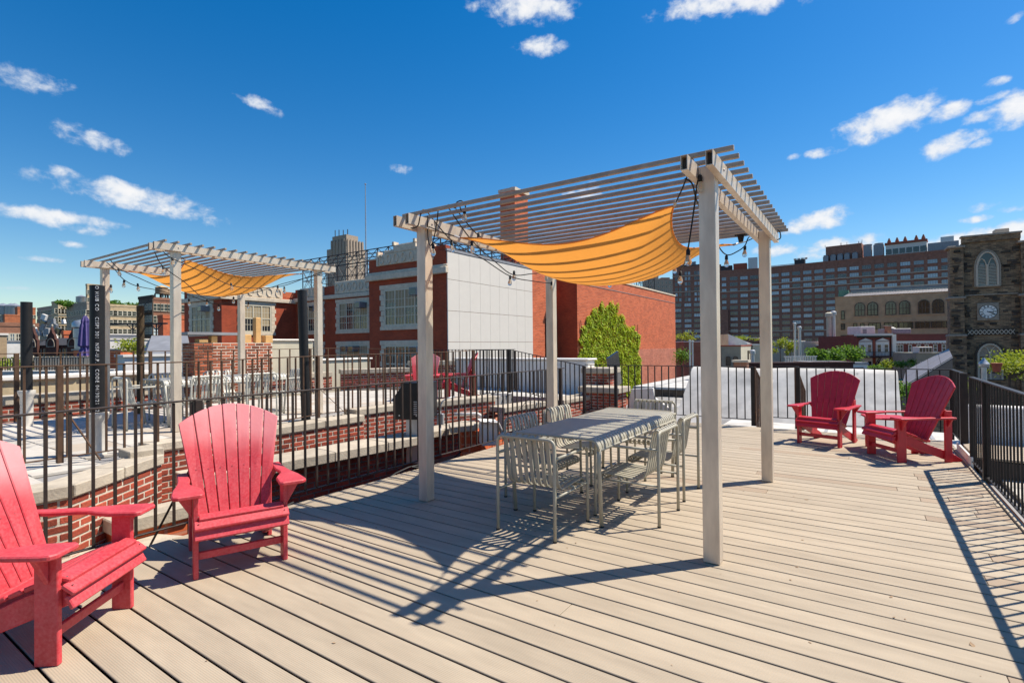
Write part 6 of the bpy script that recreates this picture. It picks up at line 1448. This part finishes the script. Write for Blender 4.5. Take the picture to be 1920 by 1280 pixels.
# gothic brownstone with gables
gb = Bld('gothic_house', 'dark brownstone gothic house with three pointed gables', 'house', at(65, 650, 52), at(149, 650, 52), -16, zat(110, 647, 52), 6, 'brownstone')
H = gb.H; gx_ = lambda x: at(x, 650, 52).x-at(65, 650, 52).x
b = MB(); b.add([(.2, -.1, H), (gb.L-.2, -.1, H), (gb.L-.2, 1.4, H+.75), (.2, 1.4, H+.75)], [(0, 1, 2, 3)]); b.add([(.2, -.1, H-.1), (gb.L-.2, -.1, H-.1), (gb.L-.2, 1.4, H+.65), (.2, 1.4, H+.65)], [(3, 2, 1, 0)]); b.build('slate_roof', 'slate', gb.o, fix=False)
for x, w in ((gx_(68), .9), (gx_(102), 1.1), (gx_(142), 1.15)):
    b = MB(); out = [(-w/2, -1.0), (w/2, -1.0), (w/2, .55), (w*.36, .62), (w*.30, 1.0), (w*.14, 1.25), (0, 1.85), (-w*.14, 1.25), (-w*.30, 1.0), (-w*.36, .62), (-w/2, .55)]
    b.prism(out, .3, lambda a, c, t: Vector((a, t, c))); g = b.build('gable', 'brownstone', gb.o, bevel=.02); g.location = (x, -.25, H)
    b = MB(); arch_ring(b, pointed(w*.66, .25, .55), .07, .1, -.18); c = b.build('pointed_arch', 'church_trim', g); c.location = (0, 0, -.15)
    b = MB(); b.lathe([(.05, 1.8), (.1, 1.95), (.02, 2.1)], 8); b.build('finial', 'coping', g)
for k in range(12):
    x = .35+(gb.L-.7)*(k+.5)/12; b = MB(); b.prism(pointed(.24, .62, .2), .05, lambda a, c, t: Vector((a, -.03+t, c))); o = b.build('arched_window', 'glass_dark', gb.o); o.location = (x, 0, H-1.15)
    b = MB(); b.b2((.17, -.1, -.1), (.24, -.002, .82)); b.build('column', 'church_trim', o)
# near left clutter below the skyline
wl = lowb('white_bulkhead', 'white painted bulkhead wall with a sloping grey membrane behind the rusty pipe', 234, 345, 14.2, 668, .5, 'white_paint', 'wall', cap='white_paint', caph=.06, lit=True)
gsl = thing('sloping_roof', 'sloping blue grey membrane roof above the white bulkhead', 'roof', at(300, 655, 19), 0)
P = [at(272, 668, 18.3), at(352, 668, 18.3), at(352, 629, 20.2), at(284, 629, 20.2)]; P = [p-Vector(gsl.location) for p in P]
b = MB(); b.add(P+[p-Vector((0, -.1, .3)) for p in P], [(0, 1, 2, 3), (7, 6, 5, 4), (0, 4, 5, 1), (1, 5, 6, 2), (2, 6, 7, 3), (3, 7, 4, 0)]); b.build('membrane', 'rooftop_grey', gsl)
bp1 = lowb('brick_pier_pair', 'red brick parapet pier left of the closed purple umbrella', 138, 160, 24, 657, .8, 'wing_brick', 'pier', cap='coping', caph=.08)
bp2 = lowb('brick_pier_pair', 'red brick parapet pier right of the first terrace pergola post', 206, 226, 24, 657, .8, 'wing_brick', 'pier', cap='coping', caph=.08)
um = thing('umbrella', 'closed purple garden umbrella on a far roof', 'umbrella', at(160, 668, 22), 0)
b = MB(); n = 16; prof = [(.03, 1.72), (.07, 1.66), (.13, 1.5), (.12, 1.42), (.15, 1.3), (.19, .8), (.21, .45), (.13, .38), (.2, .15), (.24, .02)]
for r, z in prof:
    for j in range(n): a = 2*math.pi*j/n; rr = r*(1+.22*(-1)**j); b.v.append((rr*math.cos(a), rr*math.sin(a), z))
for i in range(len(prof)-1):
    for j in range(n): b.f.append((i*n+j, i*n+(j+1) % n, (i+1)*n+(j+1) % n, (i+1)*n+j)); b.m.append(0)
b.f.append(tuple(range(n))); b.m.append(0); b.build('canopy', 'umbrella_purple', um)
b = MB(); b.tube([(0, 0, -1.4), (0, 0, 1.8)], .025, 8); b.build('pole', 'cream', um)
dv = thing('roof_cowl', 'big round galvanised roof cowl behind the purple umbrella', 'roof vent', at(152, 650, 30), 0)
b = MB(); b.lathe([(.3, -1.5), (.3, .5), (.36, .52), (.36, 1.05), (.3, 1.1)], 16); b.build('duct', 'galv', dv, smooth=True); b = MB(); b.lathe([(.42, 1.12), (.42, 1.35), (.3, 1.5), (.05, 1.55)], 16); b.build('cap', 'galv', dv, smooth=True)
fr_ = thing('roof_fence', 'dark railing before grey planks on the far left roof', 'fence', at(70, 687, 17.5), 0)
for k in range(34): b = MB(); b.box((-1.35+.088*k, 0, .08), (.018, .018, .42)); b.build('baluster', 'rail_dark', fr_)
b = MB(); b.bar((-1.5, 0, .29), (1.75, 0, .29), .04, .02); b.build('top_rail', 'rail_dark', fr_)
for k in range(16): b = MB(); b.box((-.3+.13*k, .3, .1), (.115, .03, .46)); b.build('plank', 'louvre', fr_)
b = MB(); b.b2((-2.5, -.4, -1.5), (2.2, 1.2, -.14)); b.build('roof_edge', 'white_roof', fr_)
tree('bushy green plants behind the dark roof railing', 24, 682, 18.5, .95, .5, 'leaf_bright', 500, .07, G, trunk=False); tree('bright green roof plant beside the white bulkhead', 252, 650, 18, .8, .55, 'leaf_bright', 500, .08, G, trunk=False); tree('green roof plant right of the umbrella', 172, 688, 20, .45, .6, 'leaf_bright', 300, .08, G, trunk=False)
lowb('tan_wall', 'plain tan wall at the left edge of the roofs', -40, 13, 32, 628, .5, 'tan_brick', 'wall', lit=True)
lowb('white_roof_house', 'white painted roof walls left of the first pipe', 12, 60, 40, 641, .8, 'white_paint', cap='rooftop_grey', lit=True); lowb('low_house', 'grey metal sheds below the pale tan block', 205, 262, 62, 628, 2, 'rooftop_grey', lit=True).grid('front', span(6, .8, 6), [14.8], .7, .8, ('glass',), ft=.06)
lowb('low_house', 'long white roof edge below the metal sheds', 196, 300, 44, 637, .8, 'white_paint', lit=True); lowb('low_house', 'dark brown roof below the white edge', 190, 246, 34, 655, .8, 'brownstone', cap=None)
gan = thing('steel_gantry', 'long dark steel gantry above the metal sheds', 'gantry', at(240, 607, 66), 0); b = MB(); b.bar((-4.5, 0, 0), (5, 0, 0), .2); b.build('beam', 'steel_cage', gan)
for x in (-3.2, .6, 3.6): b = MB(); b.bar((x, 0, -3), (x, 0, 0), .12); b.bar((x, 0, -.8), (x-.8, 0, 0), .08); b.bar((x, 0, -.8), (x+.8, 0, 0), .08); b.build('leg', 'steel_cage', gan)
sd = thing('satellite_clutter', 'jumble of white graffiti painted roof structures behind the gothic house', 'roof structure', at(84, 640, 75), 0)
for k in range(16): b = MB(); b.box((random.uniform(-2.2, 2.4), random.uniform(0, 2), random.uniform(0, 3.6)), (random.uniform(.3, 1.1), .4, random.uniform(.3, 1.0)), Matrix.Rotation(random.uniform(-.5, .5), 3, 'Y')); b.build('panel', random.choice(('white_paint', 'white_paint', 'rooftop_grey', 'glass_dark')), sd)
# far towers
C_ = at(650, 600, 600); A_2 = along(C_, VV, 614); E_ = along(C_, UU, 689)
ft_ = Bld('art_deco_tower', 'distant brown art deco tower with masts beyond the school roof', 'building', A_2, C_, -16, zat(650, 462, 600), (E_-Vector((C_.x, C_.y, 0))).length, 'grey_brick')
L, D, H = ft_.L, ft_.D, ft_.H
ft_.part('upper_block', 'grey_brick', (L*.2, 0.1, H), (L-.1, D*.85, H+8)); ft_.part('crown_block', 'grey_brick', (L*.25, 1.2, H+8), (L-1, D*.6, H+14.5))
for k in range(5): ft_.part('fin', 'grey_brick', (L*(.24+.16*k), -.9, H-9), (L*(.24+.16*k)+1.8, .2, H+9.6))
for k in range(6): ft_.part('fin', 'grey_brick', (L-.3, D*(.05+.14*k), H-9), (L+.9, D*(.05+.14*k)+1.8, H+9.0))
for k in (.3, .5, .72, .94):
    b = MB(); b.bar((L*k, 4, H+14.5), (L*k, 4, H+14.5+random.uniform(6, 10)), .7); b.build('mast', 'steel_cage', ft_.o)
ft_.grid('front', span(5, 4, L-4), [H-13-5*i for i in range(3)], 1.8, 3, ('glass_dark',), ft=.3, nx=1, depth=.3)
ft_.grid('right', span(5, 4, D-4), [H-13-5*i for i in range(3)], 1.8, 3, ('glass_dark',), ft=.3, nx=1, depth=.3)
